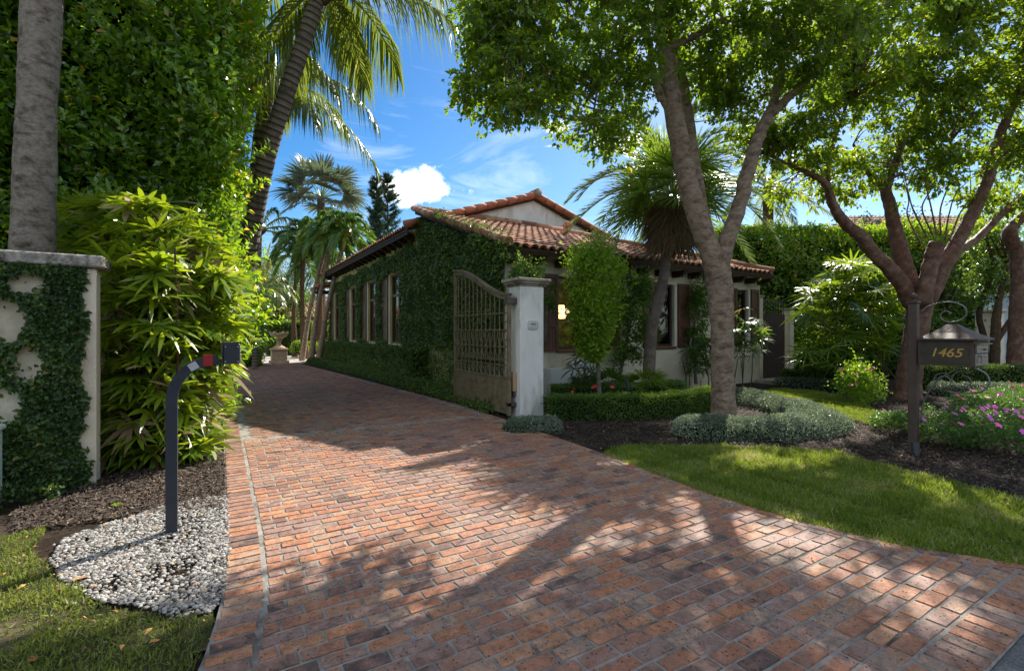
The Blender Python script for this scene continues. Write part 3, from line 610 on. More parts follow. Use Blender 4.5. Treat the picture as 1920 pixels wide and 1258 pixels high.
# low end roof beyond the main eave
g = Geo(); slab(g, (4.2, HY1-.6, 3.72), (6.2, HY1-.6, 4.3), (6.2, HY1+.9, 4.3), (4.2, HY1+.9, 3.72), .08)
nn2 = unit(np.array((-.29, 0, 1.))); up2 = unit(np.array((1., 0, .29))); barrel_tiles(g, (4.18, HY1-.6, 3.72), (0, 1, 0), up2, nn2, 7, .22, 1.2)
for i in range(4): g.tube([(4.2+.45*i, HY1-.62, 3.8+.13*i), (4.68+.45*i, HY1-.62, 3.94+.13*i)], [.1, .085], 8, 1)
g.build('roof', [M_wood, M_tile], house)
for i in range(3):
    g = Geo(); y = HY1-.4+i*.55; g.box(4.25, 5.2, y, y+.12, 3.5, 3.62); g.build('rafter_tail', M_wood, house)
def rafter(x0, x1, y0, y1, z0, z1, ax):   # carved tail: full block stepping up towards the tip
    g = Geo()
    if ax == 'y':
        g.box(x0, x1, y0+.14, y1, z0, z1); g.box(x0+.002, x1-.002, y0+.05, y0+.14, z0+.05, z1); g.box(x0, x1, y0, y0+.05, z0+.09, z1)
    else:
        g.box(x0+.14, x1, y0, y1, z0, z1); g.box(x0+.05, x0+.14, y0+.002, y1-.002, z0+.05, z1); g.box(x0, x0+.05, y0, y1, z0+.09, z1)
    return g
r0 = rafter(5.0, 5.14, 8.1, 8.497, 2.9, 3.05, 'y').build('rafter_tail', M_wood, house)
for i in range(1, 15): copy_part(r0, house, (i*.625, 0, 0))
r1 = rafter(4.66, 4.997, 13.75, 13.88, 4.18, 4.4, 'x').build('rafter_tail', M_wood, house)
for i in range(1, 22): copy_part(r1, house, (0, i*.6, 0))
# windows
def window(ax, u0, u1, z0, z1, trims, shutters, transom=False, fm=M_wframe, mid=True):
    at = HY if ax == 'y' else HX
    def bx(g, a, b, d0, d1, c, d, m=0):
        if ax == 'y': g.bev(a, b, at+d0, at+d1, c, d, .004, m)
        else: g.bev(at+d0, at+d1, a, b, c, d, .004, m)
    g = Geo(); f = .065; e = .005
    bx(g, u0+e, u0+f, .07, .15, z0+e, z1-e); bx(g, u1-f, u1-e, .07, .15, z0+e, z1-e); bx(g, u0+f, u1-f, .07, .15, z0+e, z0+f); bx(g, u0+f, u1-f, .07, .15, z1-f, z1-e)
    uc = (u0+u1)/2
    if transom: zt_ = z0+(z1-z0)*.7; bx(g, u0+f, u1-f, .07, .15, zt_-.05, zt_+.05)
    if mid: bx(g, uc-.04, uc+.04, .075, .145, z0+f, (zt_-.05 if transom else z1-f))
    if transom:
        for q in (.25, .5, .75): bx(g, u0+(u1-u0)*q-.012, u0+(u1-u0)*q+.012, .1, .12, zt_+.05, z1-f)
    else: bx(g, u0+f, u1-f, .1, .12, (z0+z1)/2-.013, (z0+z1)/2+.013)
    w_ = g.build('window', fm, house)
    g = Geo()
    if ax == 'y': g.box(u0+f, u1-f, at+.108, at+.112, z0+f, z1-f)
    else: g.box(at+.108, at+.112, u0+f, u1-f, z0+f, z1-f)
    g.build('pane', M_glass, w_)
    g = Geo(); bx(g, u0-.04, u1+.04, -.05, .2, z0-.06, z0-.002); g.build('sill', M_trim if ax == 'x' else M_shut, w_)
    for a, b in trims: g = Geo(); bx(g, a, b, -.02, .06, z0, z1+.02); g.build('trim', M_trim, w_)
    for a, b in shutters:
        g = Geo(); bx(g, a, a+.07, -.055, -.008, z0-.03, z1+.03); bx(g, b-.07, b, -.055, -.008, z0-.03, z1+.03)
        n_ = 3
        for q in range(n_+1):
            z = z0-.03+(z1-z0-.03)*q/n_; bx(g, a+.07, b-.07, -.055, -.008, z, z+.09)
        nn_ = max(2, int((b-a-.14)/.09))
        for q in range(nn_): wq = (b-a-.14)/nn_; bx(g, a+.07+wq*q+.001, a+.07+wq*(q+1)-.003, -.04, -.01, z0+.055, z1-.0)
        g.build('shutter', M_shut if ax == 'y' else M_wframe, w_)
    return w_
window('y', *fw[0], [], [(5.92, 6.33), (7.77, 8.15)], fm=M_wframed, mid=False)
window('y', *fw[1], [(10.12, 10.18)], [(8.95, 9.42), (10.22, 10.66)], fm=M_wframed, mid=False)
window('y', *fw[2], [(13.32, 13.38)], [(12.3, 12.72), (13.42, 13.8)], fm=M_wframed, mid=False)
for a, b, c, d in sw: window('x', a, b, c, d, [(b+.01, b+.08)], [(a-.72, a-.03), (b+.12, b+.8)], transom=True)
g = Geo(); g.box(HX+.6, HX+.62, 14.2, HY1-.6, .3, 3.9); g.build('curtain', M_curt, house)
g = Geo(); g.box(9.2, HX1-.4, HY+.7, HY+.72, .3, 3.0); g.build('curtain', M_curt, house)
g = Geo(); g.box(5.9, 9.0, 10.6, 10.65, 0, 3.0); g.box(HX+.62, 9.0, HY+.4, 10.6, .02, .04); g.build('inner_wall', M_room, house)
g = Geo(); g.box(HX+.25, HX1-.25, HY+.25, 13.3, 3.03, 3.06); g.build('ceiling', M_blackm, house)
# lamp glowing behind the first window
lp = (7.5, 9.9, 0)
lt = thing('table_lamp', 'glowing table lamp seen through the window behind the gate pillar', 'lamp', (7.5, 9.9, 0))
g = Geo(); g.lathe([(.16, 0), (.16, .03), (.02, .06), (.02, 1.42)], lp, 14); g.build('stand', M_rust, lt)
g = Geo(); g.lathe([(.1, 0), (.08, .34)], (7.5, 9.9, 1.84), 18); g.lathe([(.05, 0), (.05, .34)], (7.5, 9.9, 1.84), 8); g.build('lamp_shade', M_glow, lt)
ld = bpy.data.lights.new('lamp_light', 'POINT'); ld.energy = 7; ld.color = (1, .62, .28); ld.shadow_soft_size = .1; lo = bpy.data.objects.new('lamp_light', ld); C.objects.link(lo); lo.parent = lt; lo.location = (0, -.2, 2.0)

# utility boxes and pipes on the facade
for x0, x1, z0, z1, lb in [(6.62, 6.98, .5, .86, 'square white utility box on the facade, left one of the pair'), (7.04, 7.36, .52, .86, 'square white utility box on the facade, right one of the pair')]:
    t_ = thing('utility_box', lb, 'utility box', (x0, HY, 0), 'utility boxes under the lamp-lit window')
    g = Geo(); g.bev(x0, x1, HY-.13, HY-.003, z0, z1, .01); g.build('cabinet', M_utilw, t_)
    g = Geo(); g.tube([((x0+x1)/2, HY-.06, z0), ((x0+x1)/2, HY-.06, .05)], .035, 10); g.build('conduit', M_utilw, t_)
g = Geo(); g.bev(5.95, 6.5, HY-.3, HY-.004, .1, .72, .015); tag(g.build('meter_cabinet', M_utilw, loc=(5.95, HY, 0)), 'wide grey-white cabinet low on the facade just right of the gate pillar', 'cabinet')

# ------------------------------------------------------------------ gate pillar and gate
PX0, PX1, PY0, PY1 = 4.44, 4.93, 7.02, 7.42
pl = thing('gate_pillar', 'square white stucco gate pillar with a grey stone cap and number plaque', 'pillar', (4.68, 7.2, 0))
g = Geo(); g.bev(PX0, PX1, PY0, PY1, 0, 2.3, .012); g.build('shaft', M_white, pl)
g = Geo(); g.bev(PX0-.03, PX1+.03, PY0-.03, PY1+.03, 2.3, 2.335, .008); g.bev(PX0-.07, PX1+.07, PY0-.07, PY1+.07, 2.335, 2.375, .012); g.bev(PX0-.1, PX1+.1, PY0-.1, PY1+.1, 2.375, 2.43, .01); g.build('cap', M_capst, pl)
g = Geo()
def arc_rect(x0, x1, z0, z1, r, n=5):
    o = []
    for cx_, cz_, a0 in ((x1-r, z1-r, 0), (x0+r, z1-r, 90), (x0+r, z0+r, 180), (x1-r, z0+r, 270)):
        for q in range(n): a = R(a0+90*q/(n-1)); o.append((cx_+r*math.cos(a), cz_+r*math.sin(a)))
    return o
def plate(g, pts, y0, y1, m=0):
    n = len(pts); V = [(x, y0, z) for x, z in pts]+[(x, y1, z) for x, z in pts]
    g.add(V, [tuple(range(n)), tuple(range(n, 2*n))[::-1]]+[(i, (i+1) % n, (i+1) % n+n, i+n) for i in range(n)], .5, m)
px0, px1, pz0, pz1 = 4.575, 4.79, 1.54, 1.69
plate(g, arc_rect(px0, px1, pz0, pz1, .03), PY0-.02, PY0-.001); pq = g.build('plaque', M_white, pl)
g = Geo(); ring = [(x, PY0-.021, z) for x, z in arc_rect(px0+.008, px1-.008, pz0+.008, pz1-.008, .026)]; ring.append(ring[0]); g.tube(ring, .0035, 5); g.build('plaque_border', M_dark, pq)
def text(s, loc, size, rot, m, name, parent, shear=0., ext=.002, sx=1.):
    cu = bpy.data.curves.new(name, 'FONT'); cu.body = s; cu.size = size; cu.extrude = ext; cu.align_x = 'CENTER'; cu.align_y = 'CENTER'; cu.shear = shear; cu.offset = 0 if size < .1 else size*.006
    tmp = bpy.data.objects.new(name, cu); C.objects.link(tmp); bpy.context.view_layer.update()
    me = bpy.data.meshes.new_from_object(tmp.evaluated_get(bpy.context.evaluated_depsgraph_get())); bpy.data.objects.remove(tmp)
    o = bpy.data.objects.new(name, me); C.objects.link(o); o.parent = parent; me.materials.clear(); me.materials.append(m)
    o.location = tuple(np.asarray(loc)-OFF[parent.name]); o.rotation_euler = rot; o.scale = (sx, 1, 1); return o
text('1465', ((px0+px1)/2, PY0-.023, 1.63), .078, (R(90), 0, 0), M_dark, 'house_number', pq)
g = Geo(); zz = 1.572; x = px0+.03
while x < px1-.03:
    g.tube([(x, PY0-.023, zz), (x+.004, PY0-.023, zz+.012+random.random()*.006), (x+.009, PY0-.023, zz-.002)], .0018, 4); x += .0105
g.build('script_line', M_dark, pq)
kb = thing('gate_switch_box', 'tan control box with a hanging padlock on the pillar side', 'control box', (PX0, 7.2, 0))
g = Geo(); g.bev(PX0-.07, PX0-.002, 7.13, 7.27, .46, .8, .008); g.build('case', mat('tan_box_paint', (.42, .27, .16), (.5, .33, .2), 6, .5), kb)
g = Geo(); g.box(PX0-.074, PX0-.0705, 7.16, 7.21, .7, .76); g.build('indicator', M_greytape, kb)
g = Geo(); g.bev(PX0-.06, PX0-.01, 7.15, 7.25, .38, .44, .006); g.tube([(PX0-.035, 7.17, .44), (PX0-.035, 7.17, .46)], .008, 6); g.build('lock', M_iron, kb)
gt = thing('iron_gate', 'open bronze coloured wrought iron gate with studded kick plate', 'gate', (4.3, 7.12, 0))
GX = 4.3; GY0, GY1 = 7.14, 9.42
def gtop(y):
    u = (y-GY0)/(GY1-GY0); s = u*u*(3-2*u); return 2.17+.64*s+.02*math.sin(u*3.14)
g = Geo(); n_ = 26
for k in range(n_):
    ya, yb = GY0+(GY1-GY0)*k/n_, GY0+(GY1-GY0)*(k+1)/n_; za, zb = gtop(ya), gtop(yb)
    for a, b, hw in ((0, -.035, .045), (-.1, -.115, .02)):
        V = [(GX-hw, ya, za+a), (GX+hw, ya, za+a), (GX+hw, yb, zb+a), (GX-hw, yb, zb+a), (GX-hw, ya, za+b), (GX+hw, ya, za+b), (GX+hw, yb, zb+b), (GX-hw, yb, zb+b)]
        g.add(V, [(0, 1, 2, 3), (7, 6, 5, 4), (0, 4, 5, 1), (1, 5, 6, 2), (2, 6, 7, 3), (3, 7, 4, 0)])
    if k % 4 == 2: g.lathe([(.012, 0), (.008, .01)], (GX, ya, za), 6)
    V = [(GX-.012, ya, za-.035), (GX-.012, yb, zb-.035), (GX-.012, yb, zb-.1), (GX-.012, ya, za-.1)]; V += [(GX+.012, y_, z_) for _, y_, z_ in V]; g.add(V, [(0, 1, 2, 3), (7, 6, 5, 4), (0, 4, 5, 1), (2, 3, 7, 6)])
g.build('top_rail', M_rust, gt)
g = Geo(); g.bev(GX-.03, GX+.03, GY0, GY0+.06, .04, gtop(GY0)-.01, .006); g.bev(GX-.03, GX+.03, GY1-.05, GY1, .04, gtop(GY1)-.01, .006)
for z in (.06, .68): g.bev(GX-.022, GX+.022, GY0+.061, GY1-.051, z, z+.03, .004)
for z in (.9, 1.22, 1.52, 1.82): g.bev(GX-.016, GX+.016, GY0+.061, GY1-.051, z, z+.016, .003)
g.build('frame', M_rust, gt)
g = Geo(); g.box(GX-.008, GX+.008, GY0+.06, GY1-.05, .09, .68)
for r_, z in enumerate((.17, .36, .56)):
    for q in range(6):
        y = GY0+.2+q*.38+(.19 if r_ == 1 else 0)
        if y < GY1-.1: 
            for sx in (-1, 1): g.tube([(GX+sx*.008, y, z), (GX+sx*.02, y, z), (GX+sx*.028, y, z)], [.024, .02, .006], 8)
g.build('kick_plate', M_rust, gt)
ysb = np.linspace(GY0+.19, GY1-.17, 12)
for y in ysb:
    g = Geo(); zt_ = gtop(y)-.1; zz = np.arange(.7, zt_, .035); k = len(zz)
    for q in range(k-1):    # twisted square bar
        pass
    a = zz*18; V = []
    for z_, a_ in zip(zz, a):
        tw = a_ if z_ > .93 else 0
        for c_ in range(4): V.append((GX+.0125*math.cos(tw+c_*math.pi/2), y+.0125*math.sin(tw+c_*math.pi/2), z_))
    g.add(V, np.array([[q*4+c_, q*4+(c_+1) % 4, q*4+4+(c_+1) % 4, q*4+4+c_] for q in range(k-1) for c_ in range(4)]))
    for z_ in (1.228, 1.828, 1.53): g.lathe([(.012, -.02), (.024, -.008), (.024, .012), (.012, .024)], (GX, y, z_), 8)
    g.build('bar', M_rust, gt)
def scroll(c, r0, turns, ax1, ax2, a0=0., n=26, r1=.12):
    c, ax1, ax2 = map(np.asarray, (c, ax1, ax2)); o = []
    for q in range(n):
        u = q/(n-1); r = r0*(1-u*(1-r1)); a = a0+turns*2*math.pi*u; o.append(c+ax1*r*math.cos(a)+ax2*r*math.sin(a))
    return o
EY, EZ = np.array((0, 1., 0)), np.array((0, 0, 1.))
g = Geo(); dy = ysb[1]-ysb[0]
for y in np.append(ysb-dy/2, ysb[-1]+dy/2):
    for s in (-1, 1):
        g.tube(scroll((GX+.006, y+s*.042, 1.0), .04, 1.4*s, EY, EZ, 0 if s > 0 else math.pi), .006, 5)
        g.tube([(GX+.006, y+s*.002, 1.04), (GX+.006, y+s*.05, 1.1), (GX+.006, y+s*.075, 1.2), (GX+.006, y+s*.05, 1.3), (GX+.006, y+s*.012, 1.42), (GX+.006, y+s*.0, 1.51)], .0065, 5)
        g.tube(smooth_path([(GX+.006, y+s*.085, .9), (GX+.006, y+s*.03, .86), (GX+.006, y+s*.02, .8), (GX+.006, y+s*.05, .72)], 3), .006, 5)
g.build('scrollwork', M_rust, gt)
g = Geo(); g.bev(GX-.05, PX0-.002, GY0-.02, GY0+.14, 1.98, 2.09, .008); g.build('hinge', M_iron, gt)
g = Geo(); g.bev(GX-.03, PX0-.002, GY0+.0, GY0+.1, .2, .27, .006); g.build('hinge', M_iron, gt)

# ------------------------------------------------------------------ curved post with keypad box
pp = G(322, 998); qx, qy = pp[0], pp[1]
ip = thing('intercom_post', 'dark blue curved steel post with a square keypad housing beside the drive', 'post', (qx, qy, 0))
path = [(qx, qy, 0), (qx, qy, .5), (qx, qy, .98)]+[(qx+.24*(1-math.cos(a)), qy, .98+.29*math.sin(a)) for a in np.linspace(.15, 1.45, 10)]+[(qx+.3, qy-.0, 1.285)]
g = Geo(); P = np.array(path); k = len(P); T = np.gradient(P, axis=0); T = unit(T); V = []
for i in range(k):
    nrm_ = np.array((-T[i][2], 0, T[i][0])); 
    for a, b in ((-1, -1), (1, -1), (1, 1), (-1, 1)): V.append(P[i]+nrm_*.0365*a+np.array((0, 1., 0))*.03*b)
g.add(V, np.array([[i*4+c_, i*4+(c_+1) % 4, i*4+4+(c_+1) % 4, i*4+4+c_] for i in range(k-1) for c_ in range(4)]+[[0, 1, 2, 3]])); g.build('pole', M_postb, ip)
g = Geo(); g.bev(qx-.07, qx+.07, qy-.065, qy+.065, .0, .012, .003)
for a_, b_ in ((-1, -1), (1, -1), (1, 1), (-1, 1)): g.lathe([(.008, .012), (.008, .02), (.003, .022)], (qx+a_*.055, qy+b_*.05, 0), 6)
g.build('base_plate', M_postb, ip)
bxx = qx+.385; g = Geo(); g.bev(bxx-.058, bxx+.058, qy-.09, qy+.05, 1.25, 1.41, .008); hb = g.build('housing', M_postb, ip)
g = Geo(); g.bev(bxx-.066, bxx-.056, qy-.095, qy+.055, 1.243, 1.417, .003); g.bev(bxx-.07, bxx+.066, qy-.098, qy-.0901, 1.405, 1.42, .002); g.build('flange', M_postb, hb)
for a_ in (-.04, .045):
    for b_ in (1.27, 1.385): g = Geo(); g.tube([(bxx+a_, qy-.0895, b_), (bxx+a_, qy-.094, b_)], .0045, 8); g.build('screw', M_greytape, hb)
g = Geo()
for i_ in range(4):
    for j_ in range(3): g.bev(bxx+.058, bxx+.064, qy-.07+j_*.035, qy-.045+j_*.035, 1.275+i_*.028, 1.295+i_*.028, .002)
g.build('keypad', M_greytape, hb)
g = Geo(); g.box(qx+.2, qx+.262, qy-.034, qy+.034, 1.238, 1.324); g.build('red_band', M_redtape, ip)
g = Geo(); a = .85; 
V = [np.array((qx+.24*(1-math.cos(a_)), qy+y_, .98+.29*math.sin(a_)))+np.array((-math.sin(a_+.35)*0-.0, 0, 0)) for a_ in (.98, 1.2) for y_ in (-.0315, -.0315)]
c0, c1 = [np.array((qx+.24*(1-math.cos(a_)), qy-.0315, .98+.29*math.sin(a_))) for a_ in (1.0, 1.24)]
tt = unit(c1-c0); nr = np.array((-tt[2], 0, tt[0])); V = [c0-nr*.028, c1-nr*.028, c1+nr*.028, c0+nr*.028]; V += [v+np.array((0, -.003, 0)) for v in V]
g.add(V, [(0, 1, 2, 3), (7, 6, 5, 4), (0, 4, 5, 1), (1, 5, 6, 2), (2, 6, 7, 3), (3, 7, 4, 0)]); g.build('sticker', M_greytape, ip)

# ------------------------------------------------------------------ garden wall on the left
gw = thing('garden_wall', 'cream garden wall with a lichen-stained stone coping behind the ivy', 'wall', (-1.06, 6.24, 0))
g = Geo(); g.bev(-7, -1.06, 6.24, 6.52, -.03, 2.13, .01); g.box(-1.2, -1.045, 6.222, 6.239, -.03, 2.12); g.build('masonry', M_stucco, gw)
g = Geo()
for a, b in ((-7, -4.4), (-4.396, -2.6), (-2.596, -.98)): g.bev(a, b, 6.16, 6.6, 2.132, 2.25, .014)
g.build('coping', M_cope, gw)
ub = thing('utility_cabinet', 'pale green metal utility cabinet at the left edge of the photo', 'cabinet', (-1.95, 5.72, 0))
g = Geo(); g.bev(-2.3, -1.63, 5.45, 5.95, 0, .64, .015); g.build('body', M_utilg, ub); g = Geo(); g.bev(-2.32, -1.61, 5.43, 5.97, .641, .69, .015); g.build('lid', M_utilg, ub)

# ------------------------------------------------------------------ mailbox
BX0, BX1, BY0, BY1 = 7.45, 7.93, 1.98, 2.5
a_, b_ = W(1722, 637, 6.), 0
mb_ = thing('mailbox', 'brown metal mailbox numbered 1465 on a square post with iron scrolls', 'mailbox', (7.55, 2.58, 0))
g = Geo(); g.bev(7.49, 7.585, 2.525, 2.62, 0, 1.86, .008); g.build('post', M_copper, mb_)
g = Geo(); g.bev(7.478, 7.597, 2.513, 2.632, 1.861, 1.885, .006); g.lathe([(.03, 0), (.03, .015), (.015, .025), (.035, .045), (.04, .065), (.028, .09), (.004, .1)], (7.54, 2.57, 1.89), 14); g.build('finial', M_copper, mb_)
g = Geo(); g.bev(BX0, BX1, BY0, BY1, 1.09, 1.4, .006); bd = g.build('box_body', M_copper, mb_)
g = Geo(); g.bev(BX0-.006, BX0-.0005, BY0+.03, BY1-.03, 1.12, 1.375, .002); npl = g.build('number_panel', M_copperd, bd)
text('1465', (BX0-.009, (BY0+BY1)/2-.01, 1.245), .145, (R(90), 0, R(-90)), M_gold, 'house_number', bd, .25, .002, 1.05)
g = Geo(); g.bev(BX0+.02, BX1-.03, BY0-.012, BY0-.001, 1.1, 1.24, .003); g.bev(BX0+.04, BX1-.06, BY0-.02, BY0-.001, 1.25, 1.35, .003); g.bev(BX0+.01, BX1-.02, BY0-.05, BY0-.001, 1.352, 1.365, .003); g.tube([(7.7, BY0-.03, 1.21), (7.6, BY0-.035, 1.22), (7.58, BY0-.035, 1.13)], .01, 6); g.lathe([(.012, 0), (.012, .02)], (7.74, BY0-.03, 1.28), 8); g.build('mail_door', M_steel, bd)
g = Geo(); e = .05; zt_ = 1.401; cxm, cym = (BX0+BX1)/2, (BY0+BY1)/2
q = [(BX0-e, BY0-e), (BX1+e, BY0-e), (BX1+e, BY1+e-.06), (BX0-e, BY1+e-.06)]
V = [(x, y, zt_) for x, y in q]+[(x, y, zt_+.018) for x, y in q]+[(x*.6+cxm*.4, y*.6+cym*.4, zt_+.085) for x, y in q]+[(x*.16+cxm*.84, y*.16+cym*.84, zt_+.19) for x, y in q]
F = [(3, 2, 1, 0), (12, 13, 14, 15)]+[(r*4+i, r*4+(i+1) % 4, r*4+4+(i+1) % 4, r*4+4+i) for r in range(3) for i in range(4)]
g.add(V, F); g.build('lid', M_copper, mb_)
g = Geo(); Yn = np.array((0, -1., 0)); xs_ = 7.54
arc = smooth_path([(xs_, 2.5, 1.75), (xs_, 2.4, 1.83), (xs_, 2.22, 1.86), (xs_, 2.09, 1.8), (xs_, 2.07, 1.7), (xs_, 2.14, 1.63), (xs_, 2.25, 1.62), (xs_, 2.31, 1.69), (xs_, 2.26, 1.75), (xs_, 2.2, 1.72)], 5); g.tube(arc, .0075, 8, var=.5)
g.build('top_scroll', M_steel, mb_, smooth=True)
g = Geo()
g.tube(smooth_path([(xs_, 2.5, .35), (xs_, 2.47, .62), (xs_, 2.35, .88), (xs_, 2.2, 1.02), (xs_, 2.1, 1.08)], 5), .01, 8)
g.tube([p for p in scroll((xs_, 2.28, .9), .1, 1.35, -EY, EZ, 1.2, 30, .5)], .0075, 8)
g.tube([p for p in scroll((xs_, 2.1, .92), .12, 1.1, -EY, EZ, .9, 30, .5)], .0075, 8)
g.tube(smooth_path([(xs_, 2.02, 1.085), (xs_, 1.9, 1.02), (xs_, 1.87, .9), (xs_, 1.95, .8), (xs_, 2.12, .77), (xs_, 2.25, .78)], 5), .01, 8)
g.build('bracket_scroll', M_steel, mb_, smooth=True)

# ------------------------------------------------------------------ side gate, lights, background structures
wg = thing('wooden_gate', 'dark brown plank gate with iron pickets on top beside the house end', 'gate', (14.9, 8.75, 0))
g = Geo()
for i in range(11): g.bev(14.27+i*.125, 14.39+i*.125, 8.72, 8.78, .06, 2.06, .006)
g.build('plank_panel', M_gate, wg)
g = Geo()
for i in range(10): x = 14.3+i*.145; g.tube([(x, 8.75, 2.06), (x, 8.75, 2.5), (x, 8.75, 2.56)], [.012, .012, .002], 6)
g.bev(14.25, 15.7, 8.735, 8.765, 2.4, 2.425, .004); g.build('pickets', M_dark, wg)
for x, lb in ((14.0, 'cream gate post against the end of the house'), (15.72, 'cream gate post half hidden by the big lady palm')):
    o = thing('gate_post', lb, 'gate post', (x, 8.75, 0), 'posts of the wooden side gate'); g = Geo(); g.bev(x-.05 if x < 15 else x, x+.24, 8.6, 8.85, 0, 2.55 if x < 15 else 2.2, .01); g.build('shaft', M_stucco, o); g = Geo(); g.bev(x-.07, x+.27, 8.57, 8.88, 2.552 if x < 15 else 2.202, 2.61 if x < 15 else 2.26, .01); g.build('cap', M_capst, o)
gd = Geo(); gd.poly([(13.6, 7.3), (15.8, 7.3), (15.8, 8.55), (13.6, 8.55)], -.02, .08); tag(gd.build('gate_step', M_capst), kind='structure')
def spotlight(px, py, d, lb, tilt=(.3, .2)):
    p = W(px, py, d); p[2] = 0
    o = thing('garden_spotlight', lb, 'garden light', p, 'small black garden spotlights'); g = Geo(); g.tube([p, p+(0, 0, .1)], .012, 6); g.build('stake', M_dark, o)
    g = Geo(); a = p+np.array((0, 0, .1)); d_ = unit(np.array((tilt[0], tilt[1], 1.))); g.tube([a-d_*.03, a, a+d_*.1, a+d_*.13], [.025, .035, .04, .042], 12); g.build('head', M_dark, o)
spotlight(1468, 790, 8.05, 'black spotlight poking out of the round ground cover')
spotlight(1718, 865, 5.5, 'black spotlight on the mulch below the mailbox post')
pl2 = W(1178, 740, 8.9); pl2[2] = 0; o = thing('path_light', 'slim slate coloured path light standing in the clipped hedges', 'garden light', pl2); g = Geo(); g.tube([pl2, pl2+(0, 0, .45)], .012, 6); g.build('stake', M_dark, o); g = Geo(); g.tube([pl2+(0, 0, .44), pl2+(-.05, .0, .62)], [.035, .03], 8); g.build('head', M_dark, o)
pm = W(1083, 730, 10.0); pm[2] = 0; o = thing('mushroom_light', 'cone-capped bronze path light below the utility boxes', 'garden light', pm); g = Geo(); g.tube([pm, pm+(0, 0, .42)], .014, 8); g.build('stake', M_copper, o); g = Geo(); g.lathe([(.16, .42), (.15, .44), (.02, .54), (.01, .56)], pm, 16); g.build('cap', M_copper, o)
# stone urn at the end of the drive
up_ = G(523, 680); up_[2] = 0; ur = thing('stone_urn', 'carved stone urn on a square pedestal at the end of the drive', 'urn', up_)
g = Geo(); x, y = up_[:2]; g.bev(x-.42, x+.42, y-.42, y+.42, 0, .12, .02); g.bev(x-.34, x+.34, y-.34, y+.34, .12, .6, .02); g.bev(x-.38, x+.38, y-.38, y+.38, .6, .7, .02); g.build('pedestal', M_stone, ur)
g = Geo(); g.lathe([(.3, .7), (.26, .76), (.12, .84), (.09, 1.0), (.14, 1.06), (.1, 1.1), (.2, 1.2), (.36, 1.3), (.42, 1.42), (.38, 1.44), (.3, 1.36)], up_, 20)
for i in range(6): a = i*1.047; g.lathe([(.05, 1.4), (.06, 1.46), (.02, 1.52)], (x+.38*math.cos(a), y+.38*math.sin(a), 0), 8)
g.build('bowl', M_stone, ur, smooth=True)
# low tiled building beyond the courtyard
bb = thing('tiled_outbuilding', 'low building with a clay tile roof beyond the courtyard palms', 'building', (4, 40, 0))
g = Geo(); g.box(-3, 11, 40, 44, 0, 2.6); g.build('wall', mat('outbuilding_wall', (.3, .24, .18), (.38, .31, .24), 2, .9), bb)
g = Geo(); slab(g, (-3.6, 39.2, 2.55), (11.6, 39.2, 2.55), (11.6, 43, 3.9), (-3.6, 43, 3.9)); nn = unit(np.array((0, -.355, 1.))); up = unit(np.array((0, 1., .355)))
barrel_tiles(g, (-3.6, 39.18, 2.55), (1, 0, 0), up, nn, 58, .26, 4.0, tl=.6, rr=.11); g.build('roof', [M_wood, M_tile], bb)
for x in (-1.5, .2, 2.6): g = Geo(); g.bev(x, x+.9, 39.95, 39.99, .05, 2.1, .01); g.build('door', M_gate, bb)
for i, (px, d, wd, hgt, mm, lb) in enumerate([(590, 62, 6, 6.2, M_white, 'distant white building glimpsed between the palm trunks')]):
    p = W(px, 600, d); o = thing('white_building', lb, 'building', (p[0], p[1], 0)); g = Geo(); g.box(p[0]-wd/2, p[0]+wd/2, p[1], p[1]+4, 0, hgt); g.box(p[0]-wd/2+4, p[0]+wd/2+2, p[1]-1, p[1]+2.9, 0, hgt*.6); g.build('wall', mm, o)
    g = Geo(); 
    for k in range(3): g.box(p[0]-wd/2+.8+k*1.8, p[0]-wd/2+1.8+k*1.8, p[1]-.02, p[1]-.001, 3.6, 5.0)
    g.build('window', M_dark, o)
# neighbour's house on the right
na = W(1930, 600, 26); nb = W(1770, 600, 23.); ang = 0
o = thing('neighbour_house', 'pale blue-white neighbouring house behind the trees at the right edge', 'house', (nb[0], nb[1], 0))
def obox(g, c, yaw, x0, x1, y0, y1, z0, z1, m=0):
    b = Geo(); ca, sa = math.cos(yaw), math.sin(yaw); V = np.array([(x0, y0, z0), (x1, y0, z0), (x1, y1, z0), (x0, y1, z0), (x0, y0, z1), (x1, y0, z1), (x1, y1, z1), (x0, y1, z1)])
    Q = np.stack([c[0]+V[:, 0]*ca-V[:, 1]*sa, c[1]+V[:, 0]*sa+V[:, 1]*ca, V[:, 2]], 1); g.add(Q, [(0, 3, 2, 1), (4, 5, 6, 7), (0, 1, 5, 4), (1, 2, 6, 5), (2, 3, 7, 6), (3, 0, 4, 7)], .5, m)
g = Geo(); obox(g, nb, -YAW, -.5, 14, 0, 5, 0, 5.6); g.build('wall', M_bluewall, o)
g = Geo(); obox(g, nb, -YAW, -.9, 14.4, -.5, 5.4, 5.6, 5.75); obox(g, nb, -YAW, .3, 6, -.06, -.01, 3.2, 3.35); g.build('cornice', M_white, o)
for k in range(3):
    g = Geo(); obox(g, nb, -YAW, .9+k*2.2, 2.1+k*2.2, -.05, -.003, 3.6, 5.0); f_ = g.build('window', M_trim, o)
    g = Geo(); obox(g, nb, -YAW, 1.0+k*2.2, 2.0+k*2.2, -.065, -.052, 3.7, 4.9); g.build('pane', M_dark, f_)
